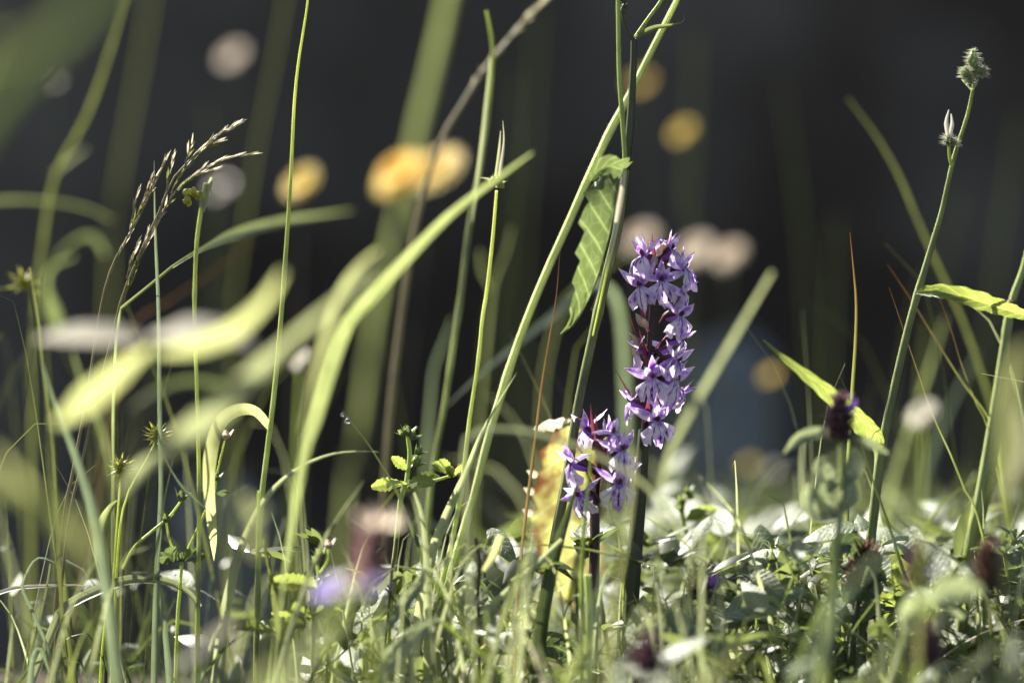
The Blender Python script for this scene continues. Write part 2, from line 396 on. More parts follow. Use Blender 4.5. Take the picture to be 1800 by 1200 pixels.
for i in range(13):
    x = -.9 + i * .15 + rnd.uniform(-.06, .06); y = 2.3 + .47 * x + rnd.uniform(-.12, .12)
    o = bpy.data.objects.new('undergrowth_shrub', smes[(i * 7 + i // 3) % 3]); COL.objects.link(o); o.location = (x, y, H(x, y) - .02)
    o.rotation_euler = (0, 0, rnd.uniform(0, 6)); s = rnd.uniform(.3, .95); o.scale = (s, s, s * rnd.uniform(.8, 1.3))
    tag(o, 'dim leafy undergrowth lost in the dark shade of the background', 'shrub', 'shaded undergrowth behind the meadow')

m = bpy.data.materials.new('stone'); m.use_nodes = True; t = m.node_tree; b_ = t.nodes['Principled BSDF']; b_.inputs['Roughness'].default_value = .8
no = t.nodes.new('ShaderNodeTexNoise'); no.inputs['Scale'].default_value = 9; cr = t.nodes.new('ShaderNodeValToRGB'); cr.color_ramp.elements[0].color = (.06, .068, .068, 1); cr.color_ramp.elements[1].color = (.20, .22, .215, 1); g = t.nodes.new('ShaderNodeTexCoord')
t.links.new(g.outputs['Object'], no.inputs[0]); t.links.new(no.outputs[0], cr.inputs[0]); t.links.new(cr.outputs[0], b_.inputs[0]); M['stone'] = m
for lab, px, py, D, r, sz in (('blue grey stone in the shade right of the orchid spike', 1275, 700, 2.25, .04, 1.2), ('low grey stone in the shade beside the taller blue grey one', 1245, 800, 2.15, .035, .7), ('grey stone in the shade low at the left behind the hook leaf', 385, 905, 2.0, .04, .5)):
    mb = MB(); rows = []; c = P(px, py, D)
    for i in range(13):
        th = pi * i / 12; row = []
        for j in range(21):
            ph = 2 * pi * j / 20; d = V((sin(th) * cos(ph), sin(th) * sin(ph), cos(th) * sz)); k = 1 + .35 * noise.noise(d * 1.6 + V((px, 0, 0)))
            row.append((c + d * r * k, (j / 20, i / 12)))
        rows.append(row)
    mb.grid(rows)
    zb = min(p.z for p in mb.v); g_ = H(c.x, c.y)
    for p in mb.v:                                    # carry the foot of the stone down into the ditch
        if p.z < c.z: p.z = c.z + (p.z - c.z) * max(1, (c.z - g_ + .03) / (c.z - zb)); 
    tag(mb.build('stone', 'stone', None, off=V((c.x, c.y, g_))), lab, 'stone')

# ------------------------------------------------------------------ ground cover nobody could count
def scatter(n, y0, y1, dens=None):
    k = 0
    while k < n:
        y = (rnd.random() * (y1 ** 2 - y0 ** 2) + y0 ** 2) ** .5
        x = rnd.uniform(-1, 1) * (.2 * y + .05)
        if -.004 < x < .036 and .86 < y < .99 and rnd.random() < .7: continue
        if y > edge(x) + .08 or (dens and rnd.random() > dens(x, y)): continue
        k += 1; yield x, y
def dens(x, y):
    u = x / (.18 * y)                       # -1 left edge .. 1 right edge
    d = .07 + .93 * smooth(-.45, .12, u)
    if y > 1.03: d *= .12 + .6 * smooth(-.2, .35, u)
    return d * (.35 + .65 * smooth(-.25, .25, noise.noise((x * 14, y * 14, 3))))
mb = MB()
import itertools
for x, y in itertools.chain(scatter(140, .66, .84, dens), scatter(1300, .84, 1.9, dens), scatter(800, .89, 1.02, dens)):
    a = rnd.uniform(0, 2 * pi); el = rnd.uniform(-.5, 1.1); d = V((cos(a), sin(a), el))
    z = H(x, y) + rnd.uniform(0, 1) ** 1.2 * (.02 if y < .86 else .036 if y < .9 else .058 if y < 1.04 else .052)
    s_ = rnd.choice((.004, .006, .008, .010, .015)) * rnd.uniform(.8, 1.25); nr = (rnd.uniform(-.6, .6), rnd.uniform(-.6, .6), 1)
    if rnd.random() < .45:                     # a little palmate leaf of five fingers
        for q in range(5):
            aa = a + (q - 2) * .5; petal(mb, (x, y, z), (cos(aa), sin(aa), el), nr, s_ * rnd.uniform(.9, 1.2), s_ * .3, .3, rnd.uniform(-.4, .1), 1.2, 4, 1)
    else: petal(mb, (x, y, z), d, nr, s_ * 1.4, s_ * rnd.uniform(.35, .65), .35, rnd.uniform(-.5, .2), .8, 5, 1)
tag(mb.build('ground_cover', 'leaf_low'), kind='stuff')
mb = MB()
for x, y in itertools.chain(scatter(230, .88, 1.2, dens), scatter(130, .89, 1.0, dens), scatter(60, .7, .84, dens)):   # bigger, paler leaves, tilted so they flash sunlight at the camera
    z = H(x, y) + rnd.uniform(.006, .066 if x > -.02 else .045) * (.5 if y < .88 else 1)
    nr = V((-.53, -.52, .7)) + V((rnd.uniform(-.4, .4), rnd.uniform(-.4, .4), rnd.uniform(-.35, .35))); a = rnd.uniform(0, 2 * pi)
    L_ = rnd.uniform(.009, .021); petal(mb, (x, y, z), nr.orthogonal().normalized() * cos(a) + nr.cross(nr.orthogonal()).normalized() * sin(a), nr, L_, L_ * rnd.uniform(.35, .55), rnd.uniform(-.15, .3), rnd.uniform(-.3, .1), .8, 7, 2, .05)
tag(mb.build('pale_ground_cover', 'leaf_silver'), kind='stuff')
def tangle(nm, mat, cnt, y0, y1, h0, h1, w0, w1, dn=dens, lean=.9, droop=.35):
    mb = MB()
    for x, y in scatter(cnt, y0, y1, dn):
        a = rnd.uniform(0, 2 * pi); h = rnd.uniform(h0, h1) * (.5 if y < .84 and h1 < .09 else 1); ln = rnd.uniform(.1, lean) * h
        b = V((x, y, H(x, y) - .003)); tip = b + V((cos(a) * ln, sin(a) * ln, h * rnd.uniform(1 - 2 * droop, 1))); mid = b.lerp(tip, .55) + V((0, 0, h * rnd.uniform(.1, .35)))
        w_ = rnd.uniform(w0, w1)
        ribbon(mb, [tip, mid, b], [.0001, w_, w_ * 1.1], rnd.uniform(-60, 60), .25, 40, 9, 1)
    tag(mb.build(nm, mat), kind='stuff')
tangle('fine_grass', 'turf_green', 800, .82, 1.6, .025, .085, .0005, .002)
tangle('pale_fine_grass', 'blade_pale', 300, .84, 1.4, .03, .095, .0005, .0018)
tangle('dark_fine_grass', 'blade_dark', 420, .82, 1.3, .02, .07, .0005, .002, lambda x, y: max(.35, dens(x, y)))
tangle('dead_thatch_grass', 'blade_dry_glare', 380, .75, 1.4, .015, .05, .0004, .0012, dens, 1.6, .45)
tangle('wispy_tall_grass', 'blade_olive', 60, .84, 1.15, .08, .17, .0003, .0009, lambda x, y: 1 if x < -.09 * y or x > .115 * y else .12, .5, .1)
tangle('wispy_pale_grass', 'blade_pale', 44, .84, 1.15, .06, .15, .0003, .0008, lambda x, y: 1 if x < -.07 * y or x > .1 * y else .4, .5, .1)
tangle('orchid_foot_grass', 'blade_pale', 60, .83, .98, .05, .10, .0008, .002, lambda x, y: 1 if -.05 < x < .06 else .05, .5, .2)
mb = MB()
for x, y in scatter(260, .87, 1.3, dens):
    r = rnd.uniform(.0003, .0008); ellipsoid(mb, (x, y, H(x, y) + rnd.uniform(.01, .055)), (0, 0, 1), 2 * r, r, 4, 6)
tag(mb.build('dew', 'dew'), kind='stuff')

# ------------------------------------------------------------------ the orchids
MM = .001
def lip_mesh(k):
    mb = MB(); r2 = random.Random(k); rows = []; n, mm = 12, 8
    jag = [r2.uniform(-.12, .12) for _ in range(2 * mm + 1)]
    for i in range(n + 1):
        t = i / n; row = []
        for j in range(-mm, mm + 1):
            u = j / mm; au = abs(u)
            hw = (1.0 + 4.1 * smooth(0, .7, t)) * (1 - .08 * smooth(.8, 1, t))
            Lu = 8.6 * (.80 + .26 * math.exp(-(u / .2) ** 2) - .26 * math.exp(-((au - .36) / .09) ** 2) + .06 * math.exp(-((au - .68) / .2) ** 2) - .22 * smooth(.8, 1, au) + jag[j + mm])
            x = u * hw; zz = -Lu * t
            yy = 2.6 * sin(t * 1.7) - 2.4 * t * t - 2.0 * u * u * t + .9 * noise.noise((k + u * 3, t * 4, 1)) * t + .5 * sin(u * 11 + k) * t * t
            row.append((V((x, yy, zz)) * MM, ((u + 1) / 2, t)))
        rows.append(row)
    mb.grid(rows); return mb.mesh('lip', 'orchid_lip')
def hood_mesh(k):
    mb = MB(); r2 = random.Random(k + 40)
    petal(mb, V((0, -.5, .3)) * MM, (0, .5 + r2.uniform(-.3, .2), .9), (0, -1, .6), 6.6 * MM, 2.6 * MM, .5, -.10, .7, 8, 2, .12)
    for s in (-1, 1):
        petal(mb, V((s * .7, -.3, .2)) * MM, (s * .32, .75, .62 + r2.uniform(-.1, .2)), (s * .8, -.4, .6), 5.8 * MM, 2.3 * MM, .45, -.15, .7, 8, 2, .12)
    return mb.mesh('hood', 'orchid_petal')
def sepal_mesh(k, s):
    mb = MB(); r2 = random.Random(k + 80 + s)
    petal(mb, V((s * .9, -.4, .1)) * MM, (s * r2.uniform(.8, 1), r2.uniform(-.35, .3), r2.uniform(.25, .95)), (0, 1, .35), r2.uniform(7.4, 9) * MM, r2.uniform(2.3, 2.9) * MM, .35, r2.uniform(-.28, .12), .72, 9, 2, .16)
    return mb.mesh('sepal', 'orchid_petal')
def spur_mesh(k):
    mb = MB(); tube(mb, [V((0, .2, -.6)) * MM, V((0, -2.5, -1.4)) * MM, V((0, -5.2, -1.7)) * MM, V((.4, -7.6, -1.2)) * MM], [1.2 * MM, 1.05 * MM, .95 * MM, .5 * MM], 8, 8); return mb.mesh('spur', 'orchid_spur')
def ovary_mesh():
    mb = MB(); tube(mb, [V((0, -.4, .1)) * MM, V((0, -3, .3)) * MM, V((0, -6, -.6)) * MM, V((0, -9.2, -3.4)) * MM], [.8 * MM, 1.2 * MM, 1.2 * MM, .6 * MM], 9, 7, .15); return mb.mesh('ovary', 'stem_purple')
def column_mesh():
    mb = MB(); ellipsoid(mb, V((0, .9, .5)) * MM, (0, .6, .8), 2.4 * MM, .75 * MM, 6, 7); return mb.mesh('column', 'bract_purple')
def bract_mesh(k):
    mb = MB(); r2 = random.Random(k); petal(mb, (0, 0, 0), (0, .55, .8), (0, -.8, .55), r2.uniform(10, 15) * MM, 2.5 * MM, .5, r2.uniform(-.05, .22), .5, 9, 2); return mb.mesh('bract', 'bract_purple')
def budmesh():
    mb = MB(); ellipsoid(mb, (0, 0, 2.6 * MM), (0, .15, 1), 6 * MM, 1.4 * MM, 8, 8, .85); return mb.mesh('bud', 'bud_pale')
LIPS = [lip_mesh(k) for k in range(5)]; HOODS = [hood_mesh(k) for k in range(4)]
SEP = {s: [sepal_mesh(k, s) for k in range(4)] for s in (-1, 1)}
SPUR, OVARY, COLUMN, OBUD = spur_mesh(1), ovary_mesh(), column_mesh(), budmesh(); BRACT = [bract_mesh(k) for k in range(3)]
def basis(f, up=V((0, 0, 1)), roll=0):
    f = V(f).normalized(); x = f.cross(up).normalized(); z = x.cross(f)
    q = Matrix((x, f, z)).transposed().to_4x4()
    return q @ Matrix.Rotation(R(roll), 4, 'Y')
def orchid(label, D, axis_pts, rad, stem_mat, spike_from, florets, bracts, buds, leaves):
    q = to_ground(pp(axis_pts, D)); root = thing('orchid', label, 'orchid', q[-1])
    ng = len([p for p in axis_pts if p[1] >= spike_from])
    up = q[:len(axis_pts) - ng + 1]; lo = q[len(axis_pts) - ng:]
    mb = MB(); tube(mb, lo, [U(x) / 2 for x in rad], 26, 10, .1); mb.build('stem', stem_mat, root)
    mb = MB(); tube(mb, up, [U(4) / 2, U(9) / 2, U(12) / 2], 18, 8, .2); mb.build('spike_axis', 'stem_purple', root)
    for i, (px, py, az, tilt, roll, sc) in enumerate(florets):
        a, t_ = R(az), R(tilt); f = V((sin(a) * cos(t_), -cos(a) * cos(t_), sin(t_)))
        roll += rnd.uniform(-12, 12); sc *= rnd.uniform(.92, 1.12)
        loc = P(px, py, D - cos(a) * .0085) - root.location
        Mx = Matrix.Translation(loc) @ basis(f, roll=roll) @ Matrix.Scale(sc * (.98 if sc > .8 else .95), 4)
        fl = inst('floret', HOODS[i % 4], root, Mx)
        I = Matrix.Identity(4)
        inst('lip', LIPS[(i * 2 + 1) % 5], fl, Matrix.Rotation(R(rnd.uniform(-14, 8)), 4, 'X')); inst('spur', SPUR, fl, I); inst('ovary', OVARY, fl, I); inst('column', COLUMN, fl, I)
        for s in (-1, 1): inst('sepal', SEP[s][(i + s) % 4], fl, Matrix.Rotation(R(rnd.uniform(-22, 22)), 4, 'Y') @ Matrix.Rotation(R(rnd.uniform(-20, 20)), 4, 'X'))
    for i, (px, py, az, tilt, sc) in enumerate(bracts):
        a = R(az); f = V((sin(a), -cos(a), tilt))
        inst('bract', BRACT[i % 3], root, Matrix.Translation(P(px, py, D - cos(a) * .003) - root.location) @ basis(V((sin(a), -cos(a), 0))) @ Matrix.Rotation(R(tilt), 4, 'X') @ Matrix.Scale(sc, 4))
    for px, py, az, sc in buds:
        a = R(az)
        inst('bud', OBUD, root, Matrix.Translation(P(px, py, D - cos(a) * .005) - root.location) @ basis(V((sin(a), -cos(a), 0))) @ Matrix.Rotation(R(-25), 4, 'X') @ Matrix.Scale(sc, 4))
    for pts, wl, wr, ang in leaves:
        mb = MB(); leaf(mb, to_ground(pp(pts, D)), [U(x) for x in wl], [U(x) for x in wr], ang, 35, 35, 22, 3); mb.build('leaf', 'leaf_green', root)
    return root
orchid('tall spotted orchid in purple bloom, its spike higher than its neighbour', FOC,
    [(1160, 432), (1153, 470), (1147, 520), (1143, 580), (1140, 640), (1137, 700), (1133, 755), (1127, 840), (1120, 930), (1112, 1030), (1108, 1110)],
    [20, 24, 26, 27, 28], 'stem_dark', 754,
    [(1131, 448, -58, 22, -8, 1.0), (1152, 447, -160, 40, 0, .85), (1180, 437, 70, 30, 0, .95), (1203, 468, 62, 10, 10, .95),
     (1125, 502, -28, 6, 6, 1.0), (1163, 492, 6, 4, -6, 1.05), (1202, 512, 62, 0, 8, .95), (1196, 553, 38, -4, -8, 1.1),
     (1192, 632, 48, -10, 8, 1.0), (1200, 596, 66, -4, 6, .8), (1122, 612, -95, 0, 0, .8), (1147, 662, -8, -2, 5, 1.12), (1186, 668, 50, -6, -10, 1.1),
     (1204, 690, 78, -12, 0, .85), (1108, 704, -80, 12, 8, .85), (1155, 738, 16, -6, 8, 1.1), (1172, 612, 140, 0, 0, .8)],
    [(1154, 478, -30, 12, .9), (1146, 500, -70, 6, .9), (1142, 588, -65, 8, 1.1), (1140, 640, -75, 4, 1.25), (1139, 622, -80, 6, 1.0), (1142, 655, -50, 10, .9), (1133, 730, -85, -6, 1.3), (1136, 742, 20, 14, .9), (1146, 620, 75, -14, .8), (1168, 470, 40, 10, .8), (1148, 690, 60, 0, .8)],
    [(1131, 575, -80, .95), (1137, 578, -40, .75), (1124, 610, -80, .9), (1122, 632, -75, .85), (1150, 470, 0, .9), (1158, 450, 20, .8), (1164, 440, 60, .7)],
    [([(1085, 930), (1098, 1010), (1106, 1110)], [0, 10, 13, 8], [0, 8, 10, 6], 50)])
orchid('short spotted orchid in purple bloom, standing left of and below the taller spike', FOC - .004,
    [(1062, 765), (1056, 800), (1050, 850), (1046, 900), (1046, 960), (1044, 1040), (1042, 1120)],
    [16, 18, 18, 18], 'stem_purple', 899,
    [(1030, 752, -140, 20, 0, .98), (1004, 812, -68, 4, 0, 1.0), (1018, 870, -42, -6, 8, 1.0), (1078, 758, 40, 24, 8, .92), (1094, 790, 28, 14, -6, 1.0), (1088, 848, 8, -2, 4, 1.08),
     (1104, 830, 70, 0, 0, .85),(1066, 762, 120, 25, 0, .75)],
    [(1052, 800, -20, 14, .95), (1060, 815, 20, 10, 1.0), (1046, 830, -75, -8, .9), (1058, 870, 30, 10, .9), (1040, 850, -70, 4, .8), (1050, 780, -40, 8, .9)],
    [(1062, 790, 20, .9), (1070, 800, 30, .8), (1044, 865, -60, .8)], [])

# ------------------------------------------------------------------ grass stems and blades near the plane of focus
def grass_plant(label, loc, cat='grass plant'): return thing('grass_plant', label, cat, loc)
t1 = grass_plant('tall pale grass stem with one leaf arching over into a hook', P(452, 1225, .93))
stem(None, 'stem_pale', .93, [(546, -60), (540, 10), (520, 150), (510, 330), (497, 520), (483, 680), (470, 790), (458, 900), (452, 1080)], [4, 6, 8, 10, 11, 12, 13, 14], parent=t1, name='stem')
blade(None, 'blade_yellow', .93, [(376, 985), (374, 945, .915), (367, 870, .905), (369, 800, .905), (386, 745, .91), (415, 722, .915), (448, 722, .925), (474, 750, .93)], [2, 12, 19, 22, 24, 24, 20, 14], ang=12, fold=.12, twist=-50, ground=False, parent=t1, name='leaf_blade')
blade('narrow upright grass blade crossing the purple hair grass', 'blade_grey', .92, [(271, 282), (273, 400), (279, 540), (281, 700), (284, 860), (279, 960), (274, 1080)], [1, 6, 8, 9, 10, 12, 14], ang=20)
blade('thin twin blade leaning against the base of the narrow upright blade', 'blade_grey', .91, [(284, 930), (278, 1010), (290, 1100)], [3, 12, 18], ang=10)
# stem with a ripe rush head at left
t2 = grass_plant('pale rush stem with a small round seed cluster at its top', P(347, 1225, .915))
stem(None, 'stem_pale', .915, [(362, 322), (353, 372), (345, 440), (342, 560), (346, 680), (350, 850), (349, 1000), (347, 1120)], [10, 9, 8, 8, 9, 10, 11, 12], parent=t2, name='stem')
blade(None, 'blade_pale', .915, [(372, 312), (366, 330), (356, 372)], [6, 14, 10], ang=0, ground=False, parent=t2, name='bract')
sd_ = MB(); ellipsoid(sd_, (0, 0, 0), (0, 0, 1), .0028, .0011, 6, 7, .9); SEED = sd_.mesh('seed', 'star_seed')
for i in range(11):
    p = P(338 + rnd.uniform(-13, 13), 345 + rnd.uniform(-14, 12), .915 + rnd.uniform(-.003, .003))
    inst('seed', SEED, t2, Matrix.Translation(p - t2.location) @ Matrix.Rotation(rnd.uniform(-1, 1), 4, 'X') @ Matrix.Rotation(rnd.uniform(-1, 1), 4, 'Y'))
stem('slender grey green stem behind the yellow blur, bent near its top', 'stem_pale', .985, [(855, 20), (866, 90), (858, 200), (838, 330), (825, 400), (810, 520), (795, 620), (780, 720), (765, 800), (755, 880)], [5, 9, 14, 13, 11, 11, 12, 13, 14])
blade('thin sheath blade wrapped round the bent grey green stem', 'blade_pale', .98, [(862, 100), (852, 210), (838, 330), (830, 390)], [6, 14, 14, 5], ground=False)
# sedge with beaked head
t3 = grass_plant('sedge stem with a beaked spike and small side bracts in front of the diagonal blade', P(740, 1225, .915))
stem(None, 'stem_pale', .915, [(873, 335), (866, 420), (856, 510), (848, 560), (840, 640), (825, 740), (812, 850), (795, 950), (775, 1030), (752, 1130)], [6, 8, 8, 8, 10, 11, 12, 12, 12], parent=t3, name='stem')
blade(None, 'blade_dry_glare', .915, [(884, 212), (886, 250), (880, 300), (874, 330)], [2, 5, 8, 7], ang=20, ground=False, parent=t3, name='spike')
blade(None, 'blade_pale', .912, [(880, 230), (877, 270), (872, 310)], [3, 7, 8], ang=0, ground=False, parent=t3, name='spike')
for p_ in ([(840, 312), (858, 316), (872, 325)], [(892, 318), (882, 322), (874, 328)], [(862, 330), (868, 322), (874, 318)]): blade(None, 'blade_pale', .913, p_, [2, 7, 7], ground=False, parent=t3, name='bract', n=8)
for i in range(6): inst('seed', SEED, t3, Matrix.Translation(P(872 + rnd.uniform(-12, 14), 318 + rnd.uniform(-10, 12), .913) - t3.location) @ Matrix.Rotation(rnd.uniform(-1, 1), 4, 'Y'))
stem('long leaning grass stem crossing behind the wilted leaf from the top edge', 'stem_pale', .945, [(1215, -60), (1190, 0), (1150, 80), (1110, 160), (1070, 235), (1035, 310), (1000, 390), (955, 490), (915, 590), (885, 680), (858, 770), (833, 870), (800, 980), (765, 1090)], [9, 12, 14, 15, 15, 15, 15, 16, 17, 17, 18], k=9)
blade('hair thin brown tipped blade left of the wilted leaf', 'blade_brown', .915, [(985, 430), (978, 520), (965, 600), (952, 680), (940, 780), (925, 900), (912, 1020), (906, 1130)], [1, 4, 6, 7, 7, 8, 8], ang=5)
blade('glossy pale blade leaning right beside the cinquefoil buds', 'blade_pale', .91, [(908, 655), (878, 705), (845, 765), (820, 830), (792, 890), (768, 950), (752, 1010)], [1, 8, 15, 20, 24, 24, 20], ang=8, fold=.35)
blade('short stubby pale blade standing below the cinquefoil buds', 'blade_pale', .90, [(728, 865), (740, 900), (748, 960), (752, 1040), (752, 1110)], [8, 15, 19, 20, 18], ang=5)
blade('dark thin blade with two hanging dew drops', 'blade_dark', .912, [(595, 711), (618, 742), (650, 785), (690, 850), (720, 920), (742, 985), (752, 1060)], [1, 5, 8, 10, 10, 10], ang=15)
blade('grass blade arching rightwards to a brown tip under the dew drop blade', 'blade_pale', .905, [(666, 794), (630, 793), (585, 798), (540, 815), (500, 842), (462, 885), (430, 950), (407, 1030), (392, 1120)], [2, 7, 11, 14, 17, 20, 24, 26, 26], ang=-20, fold=.3)
blade('broad silvery blade leaning at the left edge', 'blade_grey', .87, [(74, 636), (90, 690), (110, 740), (140, 820), (165, 900), (182, 990), (196, 1080)], [6, 18, 24, 28, 30, 32, 32], ang=15, fold=.3)
blade('dew covered blade arched low over the turf at lower left', 'blade_pale', .918, [(352, 1066), (330, 1042), (300, 1026), (262, 1021), (220, 1024), (170, 1042), (122, 1068), (100, 1100)], [6, 13, 17, 18, 16, 14, 12, 10], ang=-45, fold=.3)
blade('flat brownish blade lying across the far left of the turf', 'blade_dry_glare', .92, [(-20, 1050), (20, 1036), (60, 1031), (130, 1028), (150, 1030)], [8, 9, 7, 4, 2], ang=-40, ground=False)
blade('thin bent over blade with a sharp elbow at lower left', 'blade_grey', .915, [(100, 990), (75, 980), (60, 985), (46, 1010), (40, 1035), (60, 1080), (85, 1140), (105, 1200)], [3, 6, 7, 7, 7, 8, 9], ang=10)
blade('short blade folded into a hairpin at the bottom left corner', 'blade_grey', .90, [(86, 1180), (76, 1150), (66, 1140), (58, 1160), (54, 1200)], [6, 12, 16, 18, 20], ang=15)
blade('thin upright stalk rising in the dark lower left', 'stem_green', .92, [(88, 990), (80, 1040), (65, 1105), (50, 1170)], [4, 6, 6, 7])
blade('flat green upright blade in the dark left of the dew covered arch', 'blade_olive', .94, [(112, 1000), (118, 1060), (122, 1120), (130, 1180)], [8, 18, 18, 12])
blade('folded leaf tip hanging from a dark stalk by the star sedge', 'blade_green', .925, [(170, 990), (178, 930), (192, 895), (206, 880)], [4, 20, 18, 5], ground=False)
stem('dark upright stalk under the lower star sedge head', 'stem_dark', .925, [(207, 882), (203, 950), (198, 1010), (190, 1100)], [5, 7, 7, 8])
stem('thin stalk in the dark between the star sedge and the narrow upright blade', 'stem_green', .925, [(192, 1010), (186, 1080), (178, 1160)], [3, 5, 6])
blade('blade with hanging tip crossing the pale rush stem', 'blade_grey', .905, [(383, 914), (352, 885), (322, 858), (300, 825), (288, 800)], [1, 4, 7, 5, 4], ground=False)
blade('thin brown tipped blade standing alone right of the orchids', 'blade_tipped', .925, [(1494, 408), (1500, 470), (1505, 530), (1504, 600), (1499, 680), (1494, 760), (1490, 860), (1487, 980)], [1, 5, 7, 8, 9, 9, 9], ang=10)
blade('dark thin blade leaning left below the folded hawkweed leaf', 'blade_dark', .91, [(1475, 655), (1500, 720), (1515, 785), (1540, 860), (1565, 930), (1590, 1010), (1612, 1075)], [1, 3, 6, 8, 9, 10, 10], ang=10)
blade('thin dark blade leaning left across the pale seed head', 'blade_tipped', .935, [(1563, 505), (1585, 570), (1612, 650), (1640, 730), (1672, 800), (1700, 870), (1722, 920)], [1, 3, 5, 6, 7, 7])
blade('rusty tipped blade tangled behind the hawkweed leaf', 'blade_tipped', .955, [(1560, 465), (1600, 525), (1640, 590), (1690, 670), (1740, 740), (1755, 800)], [2, 6, 8, 9, 9, 9])
blade('second rusty tipped blade below the hawkweed leaf', 'blade_tipped', .95, [(1650, 520), (1672, 580), (1690, 640), (1720, 720), (1745, 790)], [1, 5, 6, 6, 6])
blade('dark out of focus blade curving down past the hairy hawkweed stem', 'blade_olive', 1.06, [(1490, 173), (1540, 240), (1580, 310), (1605, 370), (1640, 450), (1690, 560), (1722, 650), (1750, 740), (1765, 830)], [6, 15, 17, 18, 20, 24, 28, 28])
blade('pale out of focus blade leaning right behind the orchid spike', 'blade_pale', 1.1, [(1357, 478), (1310, 558), (1262, 640), (1214, 722), (1180, 790), (1160, 880)], [16, 26, 28, 28, 26, 20, 10], ang=22, under=True, fold=.1)
t4 = grass_plant('thick reed stem with a node at the right edge', P(1688, 1225, .95))
stem(None, 'stem_green', .95, [(1822, 380), (1800, 470), (1778, 535), (1762, 640), (1746, 740), (1722, 880), (1703, 980), (1692, 1090)], [12, 14, 20, 20, 22, 24, 26, 28], parent=t4, name='stem', k=10)
mb = MB(); ellipsoid(mb, P(1778, 535, .949), (.1, 0, 1), U(22), U(12), 6, 9); mb.build('node', 'stem_brown', t4)
blade(None, 'blade_green', .95, [(1712, 1000), (1730, 900), (1765, 700), (1774, 560)], [10, 22, 20, 8], ground=False, parent=t4, name='sheath')
# in front of the orchids
stem('thin stem passing in front of the short orchid', 'stem_green', .885, [(1039, 800), (1032, 870), (1026, 940), (1022, 1010), (1022, 1120)], [5, 8, 9, 10, 10])
stem('snapped hollow stem with a white top below the short orchid', 'stem_pale', .895, [(1033, 1009), (1036, 1080), (1035, 1150)], [16, 16, 16])
blade('slim blade with twin ribs at the left of the snapped stem', 'blade_green', .892, [(1024, 998), (1026, 1060), (1026, 1130), (1027, 1180)], [4, 12, 14, 14])
blade('soft grey green blade standing before the short orchid', 'blade_grey', .815, [(1066, 830), (1066, 900), (1064, 970), (1056, 1040), (1045, 1110)], [10, 18, 20, 22, 22], ang=5)
blade('soft yellow green blade standing before the tall orchid stem', 'blade_yellow', .80, [(1116, 790), (1112, 860), (1102, 940), (1088, 1020), (1078, 1100)], [10, 18, 20, 22, 24], ang=10)
blade('blurred pale blade arching across the foot of the short orchid', 'blade_pale', .82, [(1225, 1030), (1200, 945), (1160, 880), (1110, 835), (1060, 808), (1000, 780), (930, 760), (870, 755), (826, 762), (816, 800), (820, 860)], [6, 14, 18, 20, 22, 22, 22, 20, 14, 12, 12], ang=-35, fold=.2)
blade('short pale cut blade leaning right in front of the mottled leaf', 'blade_pale', .895, [(988, 948), (960, 975), (920, 1012), (885, 1046), (860, 1075)], [12, 15, 15, 15, 14], ang=-15)
blade('thin dark blade hung with dew drops across both orchid stems', 'blade_green', .90, [(1186, 1006), (1140, 991), (1080, 976), (1010, 963), (940, 957), (890, 962)], [1, 5, 8, 8, 7, 4], ang=-30, ground=False)
blade('pale bent blade tip pointing right across the mottled leaf', 'blade_yellow', .90, [(962, 938), (920, 938), (870, 945), (820, 965), (780, 985)], [1, 5, 7, 7, 5], ang=-30)
blade('curled tendril like blade with a pale tip below the mottled leaf', 'blade_dark', .905, [(1014, 1047), (1000, 1062), (992, 1085), (996, 1115), (1012, 1138), (1022, 1160)], [6, 4, 5, 7, 8, 9])
blade('thin arched blade at the foot of the tall orchid', 'blade_olive', .90, [(1078, 1082), (1110, 1057), (1150, 1049), (1165, 1052), (1180, 1090)], [2, 5, 6, 4, 4])
blade('dark arched blade running to the right from the orchid foot', 'blade_dark', .895, [(1290, 1040), (1220, 1047), (1160, 1065), (1115, 1090), (1080, 1115), (1050, 1150)], [2, 6, 7, 7, 7, 7])
blade('thin blade rising right from the orchid foot', 'blade_olive', .89, [(1206, 1000), (1190, 1030), (1160, 1075), (1130, 1125)], [1, 4, 6, 7])
blade('wide blurred blade cutting the bottom edge right of the snapped stem', 'blade_green', .70, [(1215, 1000), (1150, 1070), (1090, 1125), (1030, 1190)], [14, 30, 38, 40], ang=-5)
blade('dark flat blade rising left of the short orchid', 'blade_dark', .90, [(1015, 850), (1000, 900), (985, 950), (968, 1020), (955, 1100), (950, 1170)], [6, 20, 26, 26, 26, 24], ang=30)
stem('brown dry stalk among the dewy leaves at bottom centre', 'stem_brown', .90, [(836, 945), (843, 990), (840, 1050), (842, 1120)], [7, 7, 6, 6])
blade('yellow cut blade stub by the brown dry stalk', 'blade_yellow', .88, [(878, 940), (866, 975), (850, 1002)], [18, 18, 12], ground=False)
stem('short reddish dead stalk left of the stubby pale blade', 'stem_brown', .905, [(698, 945), (694, 980), (688, 1018)], [6, 5, 5])
blade('dark blade stub poking up at the centre left turf', 'blade_olive', .90, [(464, 948), (470, 985), (478, 1030)], [10, 14, 14])
blade('stub of a pale cut stem behind the arching blade', 'stem_pale', 1.0, [(502, 910), (495, 935), (484, 965)], [9, 10, 10])
stem('tall soft stem rising in the turf beside the left arching blade', 'stem_green', .90, [(455, 862), (454, 930), (453, 1000), (452, 1080)], [6, 9, 10, 10])

